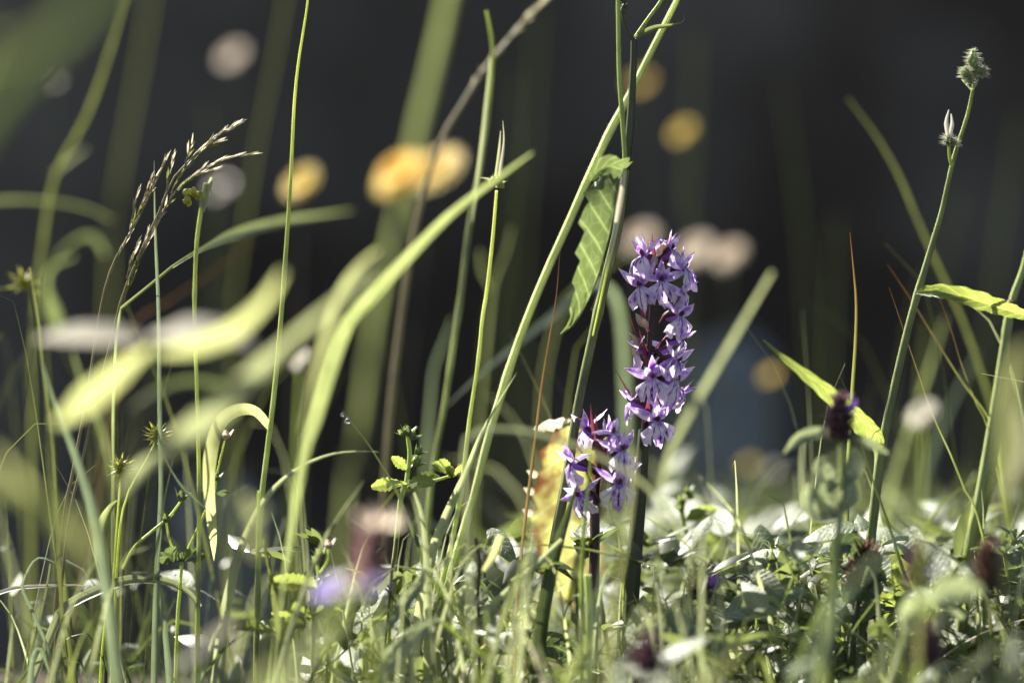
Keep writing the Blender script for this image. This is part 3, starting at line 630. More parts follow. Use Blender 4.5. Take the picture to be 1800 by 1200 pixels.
# ------------------------------------------------------------------ blades far out of focus, near and far
blade('wide yellow green blade blurred behind the orange flowers', 'blade_green', 1.42, [(795, -40), (765, 100), (735, 220), (700, 380), (675, 480), (655, 580), (636, 720), (615, 850), (600, 960)], [60, 60, 54, 48, 60, 60, 56, 54, 50], ang=10)
blade('long fat diagonal blade in front of the orange flowers', 'blade_green', .84, [(936, 268), (870, 315), (790, 375), (705, 460), (645, 525), (612, 560), (580, 640), (550, 740), (525, 840)], [8, 26, 34, 38, 36, 24, 12, 10, 10], ang=32, under=True)
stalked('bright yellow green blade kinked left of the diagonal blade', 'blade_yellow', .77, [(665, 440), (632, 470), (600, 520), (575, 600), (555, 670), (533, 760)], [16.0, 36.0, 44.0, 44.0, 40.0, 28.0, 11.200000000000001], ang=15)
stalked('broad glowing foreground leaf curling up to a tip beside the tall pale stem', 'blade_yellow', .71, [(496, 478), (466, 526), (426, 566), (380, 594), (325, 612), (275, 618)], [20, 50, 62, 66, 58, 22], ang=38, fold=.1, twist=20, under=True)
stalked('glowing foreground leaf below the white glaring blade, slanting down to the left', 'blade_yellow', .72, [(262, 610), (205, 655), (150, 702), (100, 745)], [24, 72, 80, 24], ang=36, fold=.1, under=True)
stalked('white glaring foreground blade lying level at the left', 'blade_dry_glare', .74, [(246, 594), (190, 592), (130, 592), (66, 597)], [34, 66, 68, 30], (-60, 0), ang=62, fold=.1)  # the sun glare is put into the blade's pale colour
stalked('white glaring foreground blade ending level between the rush and the tall pale stem', 'blade_dry_glare', .73, [(446, 606), (400, 592), (340, 588), (262, 594)], [30, 72, 84, 40], ang=62, fold=.1)  # pale colour paints the glare here too
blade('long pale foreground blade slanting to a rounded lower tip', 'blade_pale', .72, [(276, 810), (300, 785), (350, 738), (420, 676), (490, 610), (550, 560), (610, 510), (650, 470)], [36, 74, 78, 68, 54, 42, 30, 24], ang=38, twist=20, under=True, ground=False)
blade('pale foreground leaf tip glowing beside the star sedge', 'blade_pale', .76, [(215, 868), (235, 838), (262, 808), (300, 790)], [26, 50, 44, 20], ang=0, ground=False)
stalked('white topped blurred leaf sagging behind the rush stem', 'leaf_silver', .76, [(440, 695), (390, 680), (330, 672), (270, 690), (225, 720)], [10.0, 30.0, 34.0, 30.0, 22.0, 8.8], ang=-30)
blade('leaf arching right from the purple hair grass into blur', 'blade_green', 1.0, [(620, 370, 1.13), (560, 380, 1.11), (500, 390, 1.08), (430, 408, 1.03), (370, 432, .97), (310, 465, .93), (260, 505, .922), (215, 537, .92), (205, 620, .93), (200, 760, .95)], [6, 22, 26, 26, 16, 14, 16, 10, 8, 8], ang=-30)
blade('thin rust brown blade slanting behind the rush stem', 'blade_brown', 1.1, [(450, 425), (400, 460), (350, 495), (290, 535), (240, 565), (215, 640)], [6, 12, 14, 14, 12, 10])
blade('olive blurred stem slanting in the upper left with a side leaf', 'blade_olive', 1.12, [(222, -20), (190, 95), (150, 205), (95, 310), (75, 420), (60, 560), (55, 760)], [14, 20, 20, 16, 14, 14, 14])
blade('small pale blurred leaf on the slanting upper left stem', 'blade_pale', 1.18, [(150, 262), (125, 280), (95, 305)], [6, 14, 8], ground=False)
blade('dim olive stem in the upper left background', 'blade_olive', 1.45, [(268, -20), (245, 120), (215, 280), (198, 400), (190, 560)], [22, 24, 22, 16, 10])
blade('dim olive blade right of the pale bokeh bud', 'blade_olive', 1.3, [(505, -20), (482, 110), (452, 260), (430, 400), (415, 520), (410, 700)], [20, 26, 24, 20, 14, 10])
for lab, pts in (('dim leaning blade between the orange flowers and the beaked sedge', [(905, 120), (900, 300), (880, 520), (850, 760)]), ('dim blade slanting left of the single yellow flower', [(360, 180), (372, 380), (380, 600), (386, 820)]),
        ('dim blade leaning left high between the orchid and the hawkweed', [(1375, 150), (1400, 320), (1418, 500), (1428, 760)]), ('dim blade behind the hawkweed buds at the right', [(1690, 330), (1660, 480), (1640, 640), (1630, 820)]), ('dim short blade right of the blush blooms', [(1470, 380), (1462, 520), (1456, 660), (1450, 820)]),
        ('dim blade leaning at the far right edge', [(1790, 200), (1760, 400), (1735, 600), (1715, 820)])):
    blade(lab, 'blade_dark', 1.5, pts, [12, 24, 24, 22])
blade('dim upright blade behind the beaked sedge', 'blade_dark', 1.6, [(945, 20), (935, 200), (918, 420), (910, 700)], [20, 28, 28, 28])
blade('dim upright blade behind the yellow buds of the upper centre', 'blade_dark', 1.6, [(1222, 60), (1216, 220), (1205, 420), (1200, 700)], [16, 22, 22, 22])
blade('huge grey foreground blade crossing the top left corner', 'blade_dark', .52, [(215, -60), (140, 20), (60, 105), (0, 165), (-60, 260), (-90, 420)], [70, 95, 100, 100, 90, 80], ang=0)
blade('green glowing foreground tip inside the top left corner', 'blade_green', .50, [(145, 25), (95, 60), (40, 88), (-20, 100), (-80, 200)], [14, 44, 44, 36, 30], ang=-20)
blade('green blurred leaf lying level at the left edge', 'blade_green', 1.15, [(198, 388), (150, 366), (80, 355), (0, 355), (-60, 380), (-80, 520)], [10, 28, 30, 28, 24, 20], ang=-30)
stalked('soft blade rising left of the star sedge', 'blade_green', .82, [(128, 620), (150, 690), (180, 760), (200, 850)], [10.0, 20.0, 22.0, 22.0, 8.8])
blade('soft green leaf clump glowing at the left edge', 'blade_yellow', .64, [(-20, 790), (30, 850), (80, 895), (130, 930), (165, 990)][::-1], [12, 50, 60, 54, 40], ang=-25, ground=False)
blade('second soft green leaf at the left edge, under the glowing clump', 'blade_green', .64, [(175, 1010), (140, 960), (90, 905), (30, 870), (-60, 850)], [12, 50, 70, 66, 50], ang=10, ground=False)
stalked('blurred white green leaf behind the pale blade arch', 'blade_pale', .70, [(475, 880), (455, 910), (430, 945)], [20.0, 44.0, 48.0, 19.200000000000003], ang=10)
stalked('yellow blurred leaf glowing in the lower left', 'blade_yellow', .72, [(430, 870), (445, 920), (450, 980)], [30.0, 46.0, 44.0, 17.6], ang=-20)
blade('blurred foreground leaf at the bottom left of centre', 'blade_pale', .66, [(600, 1080), (560, 1130), (520, 1175), (500, 1240)], [30, 70, 74, 70], ang=-15)
blade('yellow blurred foreground leaf in the bottom left of centre', 'blade_yellow', .68, [(545, 1010), (520, 1060), (495, 1120), (470, 1190)], [20, 44, 50, 50], ang=15)
blade('brownish dry leaf blurred at the bottom left', 'blade_dry_glare', .74, [(300, 1180), (340, 1150), (385, 1110), (420, 1085)], [20, 40, 40, 14], ang=-40, ground=False)
blade('blurred pale blade slanting between the sedge and the wilted leaf', 'blade_grey', 1.05, [(785, 714, 1.02), (840, 662, 1.03), (900, 612, 1.05), (960, 565, 1.07), (1010, 525, 1.09), (1060, 500, 1.11), (1090, 560, 1.13), (1100, 760, 1.15)], [6, 20, 28, 32, 34, 30, 22, 18], ang=-20)
blade('blurred yellow green blade running up behind the orchid top', 'blade_green', 1.2, [(1130, 430), (1085, 455), (1040, 490), (990, 540), (960, 640), (950, 780)], [10, 20, 22, 22, 20, 20])
blade('small grey blurred blade left of the sedge stem', 'blade_grey', 1.12, [(795, 560), (780, 600), (765, 640), (755, 720)], [8, 20, 18, 12])
blade('y shaped blurred sprout right of the sedge stem', 'blade_green', 1.12, [(900, 400), (888, 450), (870, 495), (862, 560), (850, 680), (840, 800)], [8, 18, 18, 14, 12, 12])
blade('short left arm of the blurred sprout by the sedge stem', 'blade_green', 1.12, [(845, 440), (848, 475), (864, 510)], [14, 18, 10], ground=False)
blade('soft dark blade behind the left arching hook leaf', 'blade_dark', 1.25, [(600, 640), (560, 720), (530, 820), (500, 930)], [8, 20, 26, 26])
stalked('bright blurred leaf in the right corner undergrowth', 'blade_yellow', .70, [(1800, 600), (1778, 680), (1770, 780), (1760, 880)], [20.0, 56.0, 60.0, 40.0, 16.0], ang=10)
stalked('second bright blurred leaf at the right edge', 'blade_green', .62, [(1830, 700), (1800, 780), (1790, 880)], [20.0, 66.0, 50.0, 20.0], ang=-15)
stalked('dry ochre leaf blurred at the right edge', 'blade_dry_glare', .72, [(1790, 720), (1788, 790), (1770, 860)], [16.0, 34.0, 34.0, 13.600000000000001], ang=-20)
blade('broad soft leaf leaning right above the seed heads', 'blade_yellow', 1.02, [(1770, 885), (1700, 920), (1640, 965), (1590, 1020), (1560, 1090)], [10, 46, 60, 60, 40], ang=-20, fold=.15)
blade('blurred pale blade rising right of the dark calyx head', 'blade_pale', .84, [(1715, 830), (1690, 880), (1655, 950), (1625, 1010)], [8, 20, 24, 22], ang=-5)
blade('blurred stem clump blade behind the pale seed head', 'blade_green', 1.15, [(1660, 560), (1630, 660), (1590, 780), (1560, 900)], [8, 26, 34, 34])
blade('second blurred blade behind the pale seed head', 'blade_grey', 1.18, [(1720, 620), (1670, 720), (1630, 830), (1600, 930)], [8, 30, 36, 36])
blade('third blurred blade left of the pale seed head', 'blade_olive', 1.15, [(1625, 560), (1615, 680), (1610, 800), (1605, 920)], [6, 20, 26, 26])
blade('white short blade left of the self heal leaves', 'blade_pale', 1.02, [(1412, 775), (1410, 830), (1415, 890), (1425, 960)], [14, 20, 20, 18])
blade('second white short blade left of the self heal leaves', 'blade_grey', 1.02, [(1398, 835), (1403, 880), (1418, 930)], [8, 14, 14])
blade('level blurred blade right of the tall orchid', 'blade_grey', 1.2, [(1400, 878), (1340, 882), (1280, 885), (1230, 900), (1200, 960)], [6, 14, 14, 12, 10], ang=-30)
blade('blurred blade slanting before the dark calyx head', 'blade_grey', .72, [(1585, 935), (1540, 985), (1495, 1030), (1460, 1090)], [20, 36, 40, 40], ang=-10)
blade('soft green upright blade left of the dark calyx head', 'blade_green', .76, [(1452, 980), (1450, 1050), (1444, 1130), (1440, 1200)], [14, 22, 24, 24])
blade('bright leaf blade at the bottom right between seed heads', 'blade_pale', .74, [(1580, 1120), (1560, 1150), (1540, 1190), (1530, 1240)], [20, 36, 36, 30])
blade('slanting pale blade at the bottom right corner', 'blade_pale', .76, [(1745, 1140), (1710, 1170), (1680, 1200), (1650, 1240)], [18, 28, 28, 28])
blade('green blurred blade at the bottom edge under the rugose leaf', 'blade_yellow', .72, [(1310, 1130), (1285, 1160), (1250, 1195), (1230, 1240)], [16, 34, 38, 36])

# ------------------------------------------------------------------ purple hair grass at left
sp_ = MB(); petal(sp_, (0, 0, 0), (0, 0, 1), (0, -1, 0), .0042, .00062, .8, .05, .55, 6, 2); petal(sp_, (0, 0, 0), (.12, 0, 1), (0, 1, 0), .0034, .00062, .8, .05, .55, 6, 2)
SPK = sp_.mesh('spikelet', 'spikelet'); SPKG = bpy.data.meshes.new_from_object(bpy.data.objects.new('tmp', SPK)); SPKG.name = 'spikelet_green'; SPKG.materials.clear(); SPKG.materials.append(M['spikelet_green'])
def rot_to(d): return V((0, 0, 1)).rotation_difference(V(d).normalized()).to_matrix().to_4x4()
def hair_grass(label, D, main, wid, branches):
    q = to_ground(pp(main, D)); root = thing('hair_grass', label, 'grass panicle', q[-1])
    mb = MB(); tube(mb, q, [U(x) / 2 for x in wid], 34, 6); mb.build('stem', 'stem_hair', root)
    for pts, n in branches:
        c = spline(pp(pts, D), 24); mb = MB(); tube(mb, c, [U(.6), U(1.2) ], 12, 5); mb.build('branch', 'stem_hair', root)
        for i in range(n):
            t = i / n; k = min(23, int(t * 24)); p = c[k]; T = -tang(c, k)
            d = T + V((rnd.uniform(-.3, .3), rnd.uniform(-.3, .3), rnd.uniform(-.3, .3)))
            inst('spikelet', SPK if t < .6 else SPKG, root, Matrix.Translation(p - root.location) @ rot_to(d) @ Matrix.Rotation(rnd.uniform(0, 6), 4, 'Z') @ Matrix.Scale(rnd.uniform(.85, 1.2), 4))
hair_grass('left hair grass panicle, narrow, with a purple tinged tip', .92,
    [(292, 282), (262, 345), (235, 400), (205, 450), (186, 500), (172, 570), (152, 700), (128, 830), (110, 930)], [2, 3, 4, 5, 6, 5, 4, 4],
    [([(290, 285), (275, 310), (258, 345), (240, 380), (222, 420)], 17), ([(241, 342), (236, 365), (230, 390)], 5), ([(264, 318), (256, 340), (248, 360)], 5), ([(228, 408), (215, 435), (202, 462), (195, 480)], 9)])
hair_grass('right hair grass panicle, longer, with two drooping purple arms', .918,
    [(410, 222), (370, 245), (330, 285), (300, 320), (285, 360), (262, 410), (235, 470), (212, 530), (190, 620), (165, 720), (140, 830), (118, 940)], [2, 3, 4, 4, 5, 5, 6, 5, 4, 4],
    [([(412, 222), (385, 238), (358, 258), (335, 285), (315, 312), (300, 340)], 26), ([(435, 272), (400, 278), (365, 292), (330, 318), (300, 350), (275, 390)], 26), ([(374, 299), (345, 308), (322, 325), (300, 350)], 13),
     ([(303, 283), (298, 310), (292, 335)], 6), ([(337, 255), (330, 272), (325, 288)], 4), ([(382, 248), (368, 256), (352, 265)], 5), ([(290, 365), (270, 405), (250, 445), (232, 490), (218, 525)], 24), ([(270, 395), (258, 420), (245, 455), (232, 485)], 12), ([(240, 430), (230, 460), (222, 490)], 6)])
hair_grass('blurred brown pink flowering grass spike reaching the top edge', 1.03,
    [(985, -20), (935, 25), (890, 75), (850, 125), (815, 180), (770, 260), (730, 400), (700, 600), (680, 800)], [4, 8, 10, 12, 12, 12, 12, 12],
    [([(985, -20), (935, 25), (890, 75), (850, 125)], 46), ([(860, 110), (835, 145), (810, 190), (780, 245)], 34), ([(975, -15), (925, 32), (880, 88), (840, 140)], 40)])

# ------------------------------------------------------------------ the branching plant with the wilted leaf
t5 = thing('branched_herb', 'branched herb with a wilted serrated leaf hanging from its stem', 'herb', P(945, 1225, .925))
stem(None, 'stem_dark', .925, [(1114, 70), (1113, 120), (1107, 220), (1099, 300)], [12, 14, 15, 17], ground=False, parent=t5, name='upper_stem', k=9)
stem(None, 'stem_green', .925, [(1099, 298), (1086, 400), (1067, 480), (1040, 600), (1015, 720), (994, 850), (973, 960), (955, 1080)], [18, 18, 18, 19, 20, 22, 22], parent=t5, name='stem', k=9)
stem(None, 'stem_green', .918, [(1086, -40), (1087, 60), (1089, 140), (1094, 210), (1098, 295), (1088, 380), (1066, 480), (1042, 590)], [9, 9, 10, 10, 9, 7, 5, 4], ground=False, parent=t5, name='branch')
stem(None, 'stem_dark', .925, [(1100, -30), (1095, 20), (1101, 48), (1114, 72)], [8, 10, 9, 10], ground=False, parent=t5, name='branch')
stem(None, 'stem_green', .925, [(1180, -30), (1160, 5), (1138, 35), (1114, 70)], [7, 8, 8, 9], ground=False, parent=t5, name='branch')
blade(None, 'blade_green', .92, [(1202, 24), (1201, 38), (1185, 44), (1150, 50), (1116, 67)], [1, 4, 8, 11, 8], ang=-20, ground=False, parent=t5, name='bract')
mb = MB()
for i in range(9): ellipsoid(mb, P(1097 + rnd.uniform(-5, 6), 4 + rnd.uniform(-25, 18), .923), (rnd.uniform(-.5, .5), 0, 1), U(14), U(4), 5, 6)
mb.build('bud', 'stem_dark', t5)
mb = MB(); leaf(mb, pp([(985, 588, .912), (1006, 574, .91), (1030, 535, .908), (1050, 485, .907), (1066, 430, .907), (1078, 380, .908), (1087, 335, .912), (1097, 297, .92)], .91),
    [U(x) for x in (1, 2, 2, 3, 3, 4, 4, 5, 4, 2)], [U(x) for x in (2, 14, 28, 40, 50, 56, 60, 54, 38, 6)], ang=[0, 5, 8, 5, 0], fl=[60, 50, 40], fr=[8, 16, 26, 16, 5], n=34, m=6, teeth=7, tooth=.16, rug=.0011)
mb.build('leaf', 'leaf_wilted', t5)
blade(None, 'blade_dry_glare', .9, [(1040, 545), (1062, 480), (1080, 410), (1091, 350), (1098, 300)], [2, 6, 10, 14, 10], ang=-8, ground=False, parent=t5, name='leaf_edge_light_strip', n=20)  # bright edge of the folded leaf painted as a pale strip
mb = MB(); leaf(mb, pp([(1040, 318, .905), (1052, 300, .90), (1068, 292, .902), (1085, 296, .91), (1096, 300, .92)], .91), [U(x) for x in (2, 12, 16, 14, 4)], [U(x) for x in (2, 20, 26, 22, 4)], ang=20, fl=40, fr=25, n=16, m=4, teeth=4, tooth=.3, rug=.0008)
mb.build('leaf_base_lobe', 'leaf_wilted', t5)

# ------------------------------------------------------------------ hairy hawkweed at right
t6 = thing('hawkweed', 'hairy budded hawkweed stem with two folded leaves at right', 'herb', P(1512, 1225, .93))
stem(None, 'stem_green', .93, [(1712, 148), (1700, 205), (1676, 280), (1656, 370), (1634, 445), (1606, 540), (1586, 620), (1566, 710), (1548, 800), (1536, 900), (1524, 1000), (1516, 1100)], [7, 9, 11, 14, 16, 18, 19, 20, 22, 22], parent=t6, name='stem', k=9)
stem(None, 'stem_green', .928, [(1668, 252), (1669, 275), (1673, 292)], [7, 7, 8], ground=False, parent=t6, name='side_stalk')
def hairy_bud(px, py, Lx, rx, ax, D=.928):
    mb = MB(); c = P(px, py, D); ax = V(ax).normalized(); L_, r_ = U(Lx), U(rx)
    ellipsoid(mb, c, ax, L_, r_, 9, 9, .8); o = mb.build('flower_bud', 'bud_green', t6)
    hb = MB(); a = ax.orthogonal().normalized(); b = ax.cross(a)
    for i in range(150):
        t = rnd.uniform(.05, .98); th = rnd.uniform(0, 2 * pi); n_ = a * cos(th) + b * sin(th); p = c + ax * L_ * (t - .5) + n_ * r_ * sin(pi * t ** .8)
        d = (n_ + ax * rnd.uniform(-.1, .5)).normalized() * rnd.uniform(.0012, .0026); s = d.cross(ax).normalized() * .00009
        i0 = [hb.add(p + s), hb.add(p - s), hb.add(p + d)]; hb.f.append(i0)
        s2 = d.cross(s).normalized() * .00009; i1 = [hb.add(p + s2), hb.add(p - s2), hb.add(p + d)]; hb.f.append(i1)
    h = hb.mesh('hairs', 'hair', t6.location); ho = bpy.data.objects.new('hairs', h); COL.objects.link(ho); ho.parent = o; ho['kind'] = 'stuff'
for a in ((1710, 103, 34, 9, (.05, 0, 1)), (1697, 128, 22, 9, (-.35, -.1, 1)), (1716, 124, 24, 9, (.15, -.2, 1)), (1706, 140, 18, 6, (0, 0, 1)), (1727, 126, 18, 7, (.5, .2, .8)), (1668, 246, 20, 9, (0, 0, 1)), (1676, 250, 12, 6, (.4, 0, 1))): hairy_bud(*a)
for p_ in ([(1668, 193), (1664, 215), (1667, 242)], [(1672, 200), (1674, 220), (1669, 244)]): blade(None, 'petal_white', .927, p_, [2, 8, 7], ang=20, ground=False, parent=t6, name='petal', n=10)
for p_ in ([(1690, 140), (1700, 150), (1708, 158)], [(1720, 138), (1716, 148), (1710, 158)]): blade(None, 'blade_pale', .927, p_, [2, 4, 4], ground=False, parent=t6, name='bract', n=8)
mb = MB(); leaf(mb, pp([(1815, 560, .925), (1790, 550, .92), (1750, 538, .915), (1700, 522, .912), (1650, 512, .916), (1612, 514, .928)], .92), [U(x) for x in (2, 14, 22, 24, 20, 14, 4)], [U(x) for x in (2, 12, 16, 18, 14, 10, 4)], ang=[-25, -20, -15, -10], fl=[25, 30, 35], fr=[55, 50, 40], n=26, m=4, teeth=9, tooth=.14, rug=.0006)
mb.build('leaf', 'leaf_green', t6)
mb = MB(); leaf(mb, pp([(1342, 597, .90), (1370, 622, .898), (1410, 652, .897), (1460, 690, .90), (1505, 728, .908), (1542, 764, .92), (1548, 790, .93)], .9), [U(x) for x in (2, 7, 13, 19, 23, 24, 20, 7)], [U(x) for x in (1, 5, 9, 11, 12, 12, 9, 5)], ang=[10, 15, 20, 15], fl=[30, 25, 20], fr=[10, 5, 0], n=28, m=4, teeth=9, tooth=.10, rug=.0004)
mb.build('leaf', 'leaf_green', t6)
blade(None, 'blade_green', .935, [(1512, 770), (1530, 778), (1541, 800), (1540, 850)], [6, 10, 12, 10], ground=False, parent=t6, name='leaf_stalk')

# ------------------------------------------------------------------ mottled broad leaf
t7 = thing('broad_leaf_plant', 'broad yellow green leaf with brown scorched edges behind the short orchid', 'herb', P(1010, 1225, .975))
mb = MB(); leaf(mb, pp([(1000, 748, .962), (1002, 770, .965), (1004, 830, .968), (1004, 890, .97), (1008, 950, .972), (1014, 1010, .974), (1016, 1070, .975)], .97),
    [U(x) for x in (30, 56, 66, 74, 78, 78, 72, 50, 10)], [U(x) for x in (20, 46, 56, 60, 62, 60, 54, 40, 10)], ang=-8, fl=[15, 8], fr=[8, 15], n=32, m=6, teeth=9, tooth=.13, rug=.0012)
mb.build('leaf', 'leaf_mottled', t7)
mb = MB(); leaf(mb, pp([(1002, 738, .955), (985, 742, .952), (960, 748, .952), (940, 756, .956)], .955), [U(x) for x in (2, 14, 14, 4)], [U(x) for x in (2, 10, 12, 4)], ang=-40, fl=20, fr=20, n=14, m=3, teeth=4, tooth=.4); mb.build('curled_edge', 'blade_dry_glare', t7)
for px, py in ((930, 832), (924, 862), (922, 900)):
    mb = MB(); petal(mb, P(px + 14, py + 4, .955), (-1, -.3, .55), (0, -1, 0), U(24), U(14), .5, .3, .6, 6, 2); mb.build('curled_tooth', 'blade_dry_glare', t7)
stem(None, 'stem_green', .975, [(1012, 1010), (1015, 1090)], [12, 14], parent=t7, name='leaf_stalk')

# ------------------------------------------------------------------ star sedge
us = MB(); ellipsoid(us, (0, 0, .0013), (0, 0, 1), .0034, .0007, 6, 6, .75); petal(us, (0, 0, .002), (.1, 0, 1), (0, -1, 0), .003, .0006, .4, .2, .4, 5, 1); UTR = us.mesh('seed_case', 'star_seed')
def star(label, px, py, D, stalk, n=24):
    q = to_ground(pp(stalk, D)); root = thing('star_sedge', label, 'sedge', q[-1])
    mb = MB(); tube(mb, q, [U(1.5), U(2.2), U(2.2)], 16, 6); mb.build('stem', 'stem_green' if D > .9 else 'stem_dark', root)
    c = P(px, py, D)
    for i in range(n):
        z = -.55 + 1.5 * i / n; a = i * 2.4; r = math.sqrt(max(.05, 1 - min(1, abs(z)) ** 2))
        d = V((cos(a) * r, sin(a) * r, z)); inst('seed_case', UTR, root, Matrix.Translation(c + d * .0006 + V((0, 0, .0012 * z)) - root.location) @ rot_to(d + V((0, 0, .15))) @ Matrix.Rotation(rnd.uniform(0, 6), 4, 'Z') @ Matrix.Scale(rnd.uniform(.8, 1.1), 4))
star('upper star sedge head, half behind the narrow upright blade', 276, 768, .93, [(274, 775), (255, 812), (232, 850), (215, 900), (205, 1000)])
star('lower star sedge head, dark underneath, left of the other one', 213, 826, .915, [(212, 835), (208, 890), (203, 960), (198, 1050)])
star('blurred star sedge head on a dark stem at the left edge', 42, 500, .86, [(46, 505), (60, 560), (72, 640), (85, 760), (95, 900)], 18)
blade('short green blade curving into the left edge star sedge', 'blade_green', .86, [(48, 512), (25, 506), (0, 508), (-30, 520), (-50, 640)], [3, 8, 9, 9, 9], ang=-30)
blade('grey blurred leaf hanging below the left edge star sedge', 'leaf_silver', .77, [(110, 590), (95, 550), (82, 505), (90, 470), (130, 450)], [30, 46, 26, 14, 10], ang=5, ground=False, fold=.1)
blade('pale triangular leaf tip glaring on the upper left', 'leaf_silver', .76, [(185, 448), (172, 425), (150, 415), (110, 440), (90, 480)], [16, 30, 16, 12, 12], ang=-10, ground=False, fold=.1)
blade('thin olive stem beside the left edge star sedge', 'blade_olive', .9, [(52, 470), (66, 560), (74, 640), (88, 760), (96, 880)], [6, 9, 10, 10, 10])

# ------------------------------------------------------------------ cinquefoils: stem, palmate leaves, buds
def toothed(mb, b, d, nrm, L, W, rug=.0003):
    b = V(b); d = V(d).normalized(); nrm = V(nrm); mid = [b + d * L * t + nrm.normalized() * (-.25 * L * t * t + .15 * L * t) for t in (0, .35, .7, 1)]
    mid.reverse(); w_ = [W * x for x in (.12, .42, .5, .46, .34, .2, .06)]
    leaf(mb, mid, w_, w_, ang=rnd.uniform(-70, 70), fl=22, fr=22, n=14, m=3, teeth=6, tooth=.22, rug=rug)
def bud_mb(c, ax, r, k=5):
    mb = MB(); ax = V(ax).normalized(); ellipsoid(mb, c, ax, 2.3 * r, r * .85, 7, 8, .9)
    a = ax.orthogonal().normalized(); b = ax.cross(a)
    for i in range(k):
        n_ = a * cos(2 * pi * i / k) + b * sin(2 * pi * i / k); petal(mb, V(c) - ax * r * .8 + n_ * r * .5, n_ * .55 + ax, n_, 2.6 * r, r * 1.1, -.3, .1, .6, 5, 1)
    return mb
def cinquefoil(label, D, stems, whorls, buds, mat='leaf_dark', name='cinquefoil', base=None):
    q = to_ground(pp(stems[0][0], D)); root = thing(name, label, 'herb', q[-1])
    for i, (pts, wd) in enumerate(stems):
        mb = MB(); s_ = pp(pts, D); tube(mb, to_ground(s_) if i == 0 else s_, [U(x) / 2 for x in wd], 16, 6); mb.build('stem', 'stem_green', root)
    for px, py, n, L, W, tilt, az0, az1, mt in whorls:
        for i in range(n):
            a = R(az0 + (az1 - az0) * (i + .5) / n + rnd.uniform(-6, 6)); d = V((cos(a), -sin(a), tilt + rnd.uniform(-.15, .15)))
            mb = MB(); l_ = U(L) * rnd.uniform(.8, 1.1); toothed(mb, P(px, py, D), d, (0, 0, 1), l_, U(W)); mb.build('leaf', mt, root)
    for px, py, r, ax, mt in buds: bud_mb(P(px, py, D), ax, U(r)).build('bud', mt, root)
    return root
cinquefoil('cinquefoil with round buds and a dark dewy leaf whorl at lower left', .918,
    [([(320, 985), (316, 1040), (312, 1090)], [6, 6, 6]), ([(395, 775), (382, 830), (376, 865), (358, 905), (335, 955), (320, 985)], [3, 4, 5, 5, 5]), ([(292, 918), (300, 955), (318, 985)], [4, 4, 4]), ([(318, 880), (298, 907), (265, 935), (235, 962), (215, 1000)], [4, 5, 5, 4])],
    [(320, 985, 8, 58, 26, .35, 0, 360, 'leaf_dark'), (378, 868, 5, 30, 14, .2, 0, 360, 'leaf_dark')],
    [(397, 764, 8, (.1, 0, 1), 'bud_pale'), (319, 872, 9, (.4, 0, 1), 'bud_green'), (292, 910, 8, (.1, -.1, 1), 'bud_green'), (380, 838, 7, (.2, 0, 1), 'bud_green')])
cinquefoil('leafy cinquefoil with dew speckled buds left of the glossy pale blade', .925,
    [([(712, 850), (704, 880), (696, 960), (690, 1020)], [10, 9, 8, 8]), ([(716, 762), (720, 800), (714, 850)], [7, 8, 8]), ([(735, 800), (722, 815)], [5, 5]), ([(795, 835), (760, 845), (714, 850)], [5, 6, 6])],
    [(714, 850, 7, 62, 26, .12, 0, 360, 'leaf_green'), (795, 838, 6, 52, 22, .7, 0, 200, 'leaf_green'), (718, 830, 3, 44, 20, 1.1, 120, 330, 'leaf_green')],
    [(717, 758, 9, (.2, 0, 1), 'bud_green'), (726, 766, 8, (.6, 0, 1), 'bud_green'), (706, 760, 6, (-.6, 0, 1), 'bud_green'), (736, 792, 8, (.8, 0, .8), 'bud_green'), (734, 812, 8, (.7, 0, .7), 'bud_green')])
cinquefoil('cinquefoil with open sepals and palmate leaves beside the blue blurred bloom', .905,
    [([(560, 1010), (556, 1060), (552, 1110)], [6, 6, 6]), ([(577, 960), (576, 985), (560, 1010)], [5, 5, 5]), ([(558, 985), (558, 1000), (560, 1015)], [5, 5, 5])],
    [(556, 1035, 6, 78, 30, .25, 90, 290, 'leaf_green'), (545, 1080, 7, 66, 30, .2, 0, 360, 'leaf_green'), (480, 1110, 6, 70, 30, .3, 0, 360, 'leaf_green')],
    [(577, 956, 8, (0, 0, 1), 'bud_pale'), (562, 972, 8, (-.2, 0, 1), 'bud_green'), (556, 984, 8, (-.4, 0, 1), 'bud_green')])
cinquefoil('dark budded sprig rising above the rugose leaf, right of the tall orchid', .905,
    [([(1354, 988), (1342, 1020), (1332, 1050), (1330, 1090)], [4, 4, 4, 4])], [(1326, 1058, 4, 30, 14, .9, 0, 360, 'leaf_dark'), (1290, 1060, 2, 38, 16, .6, 100, 200, 'leaf_dark')], [(1357, 981, 10, (.1, 0, 1), 'bud_green')])
cinquefoil('pale budded sprig right of the dark budded sprig', .89,
    [([(1396, 1010), (1384, 1040), (1370, 1085), (1362, 1140)], [4, 4, 4, 5])], [], [(1399, 1000, 10, (.25, 0, 1), 'bud_green')])
cinquefoil('green flowering sprout right of the tall orchid stem', .97,
    [([(1197, 880), (1200, 910), (1212, 970), (1225, 1020)], [9, 10, 10, 11]), ([(1205, 870), (1200, 905)], [5, 5])], [(1205, 915, 4, 60, 26, .5, -40, 60, 'leaf_green')],
    [(1196, 878, 8, (-.1, 0, 1), 'bud_green'), (1208, 862, 8, (.1, 0, 1), 'bud_green'), (1214, 872, 7, (.4, 0, 1), 'bud_green'), (1196, 892, 8, (-.2, 0, 1), 'bud_green')])
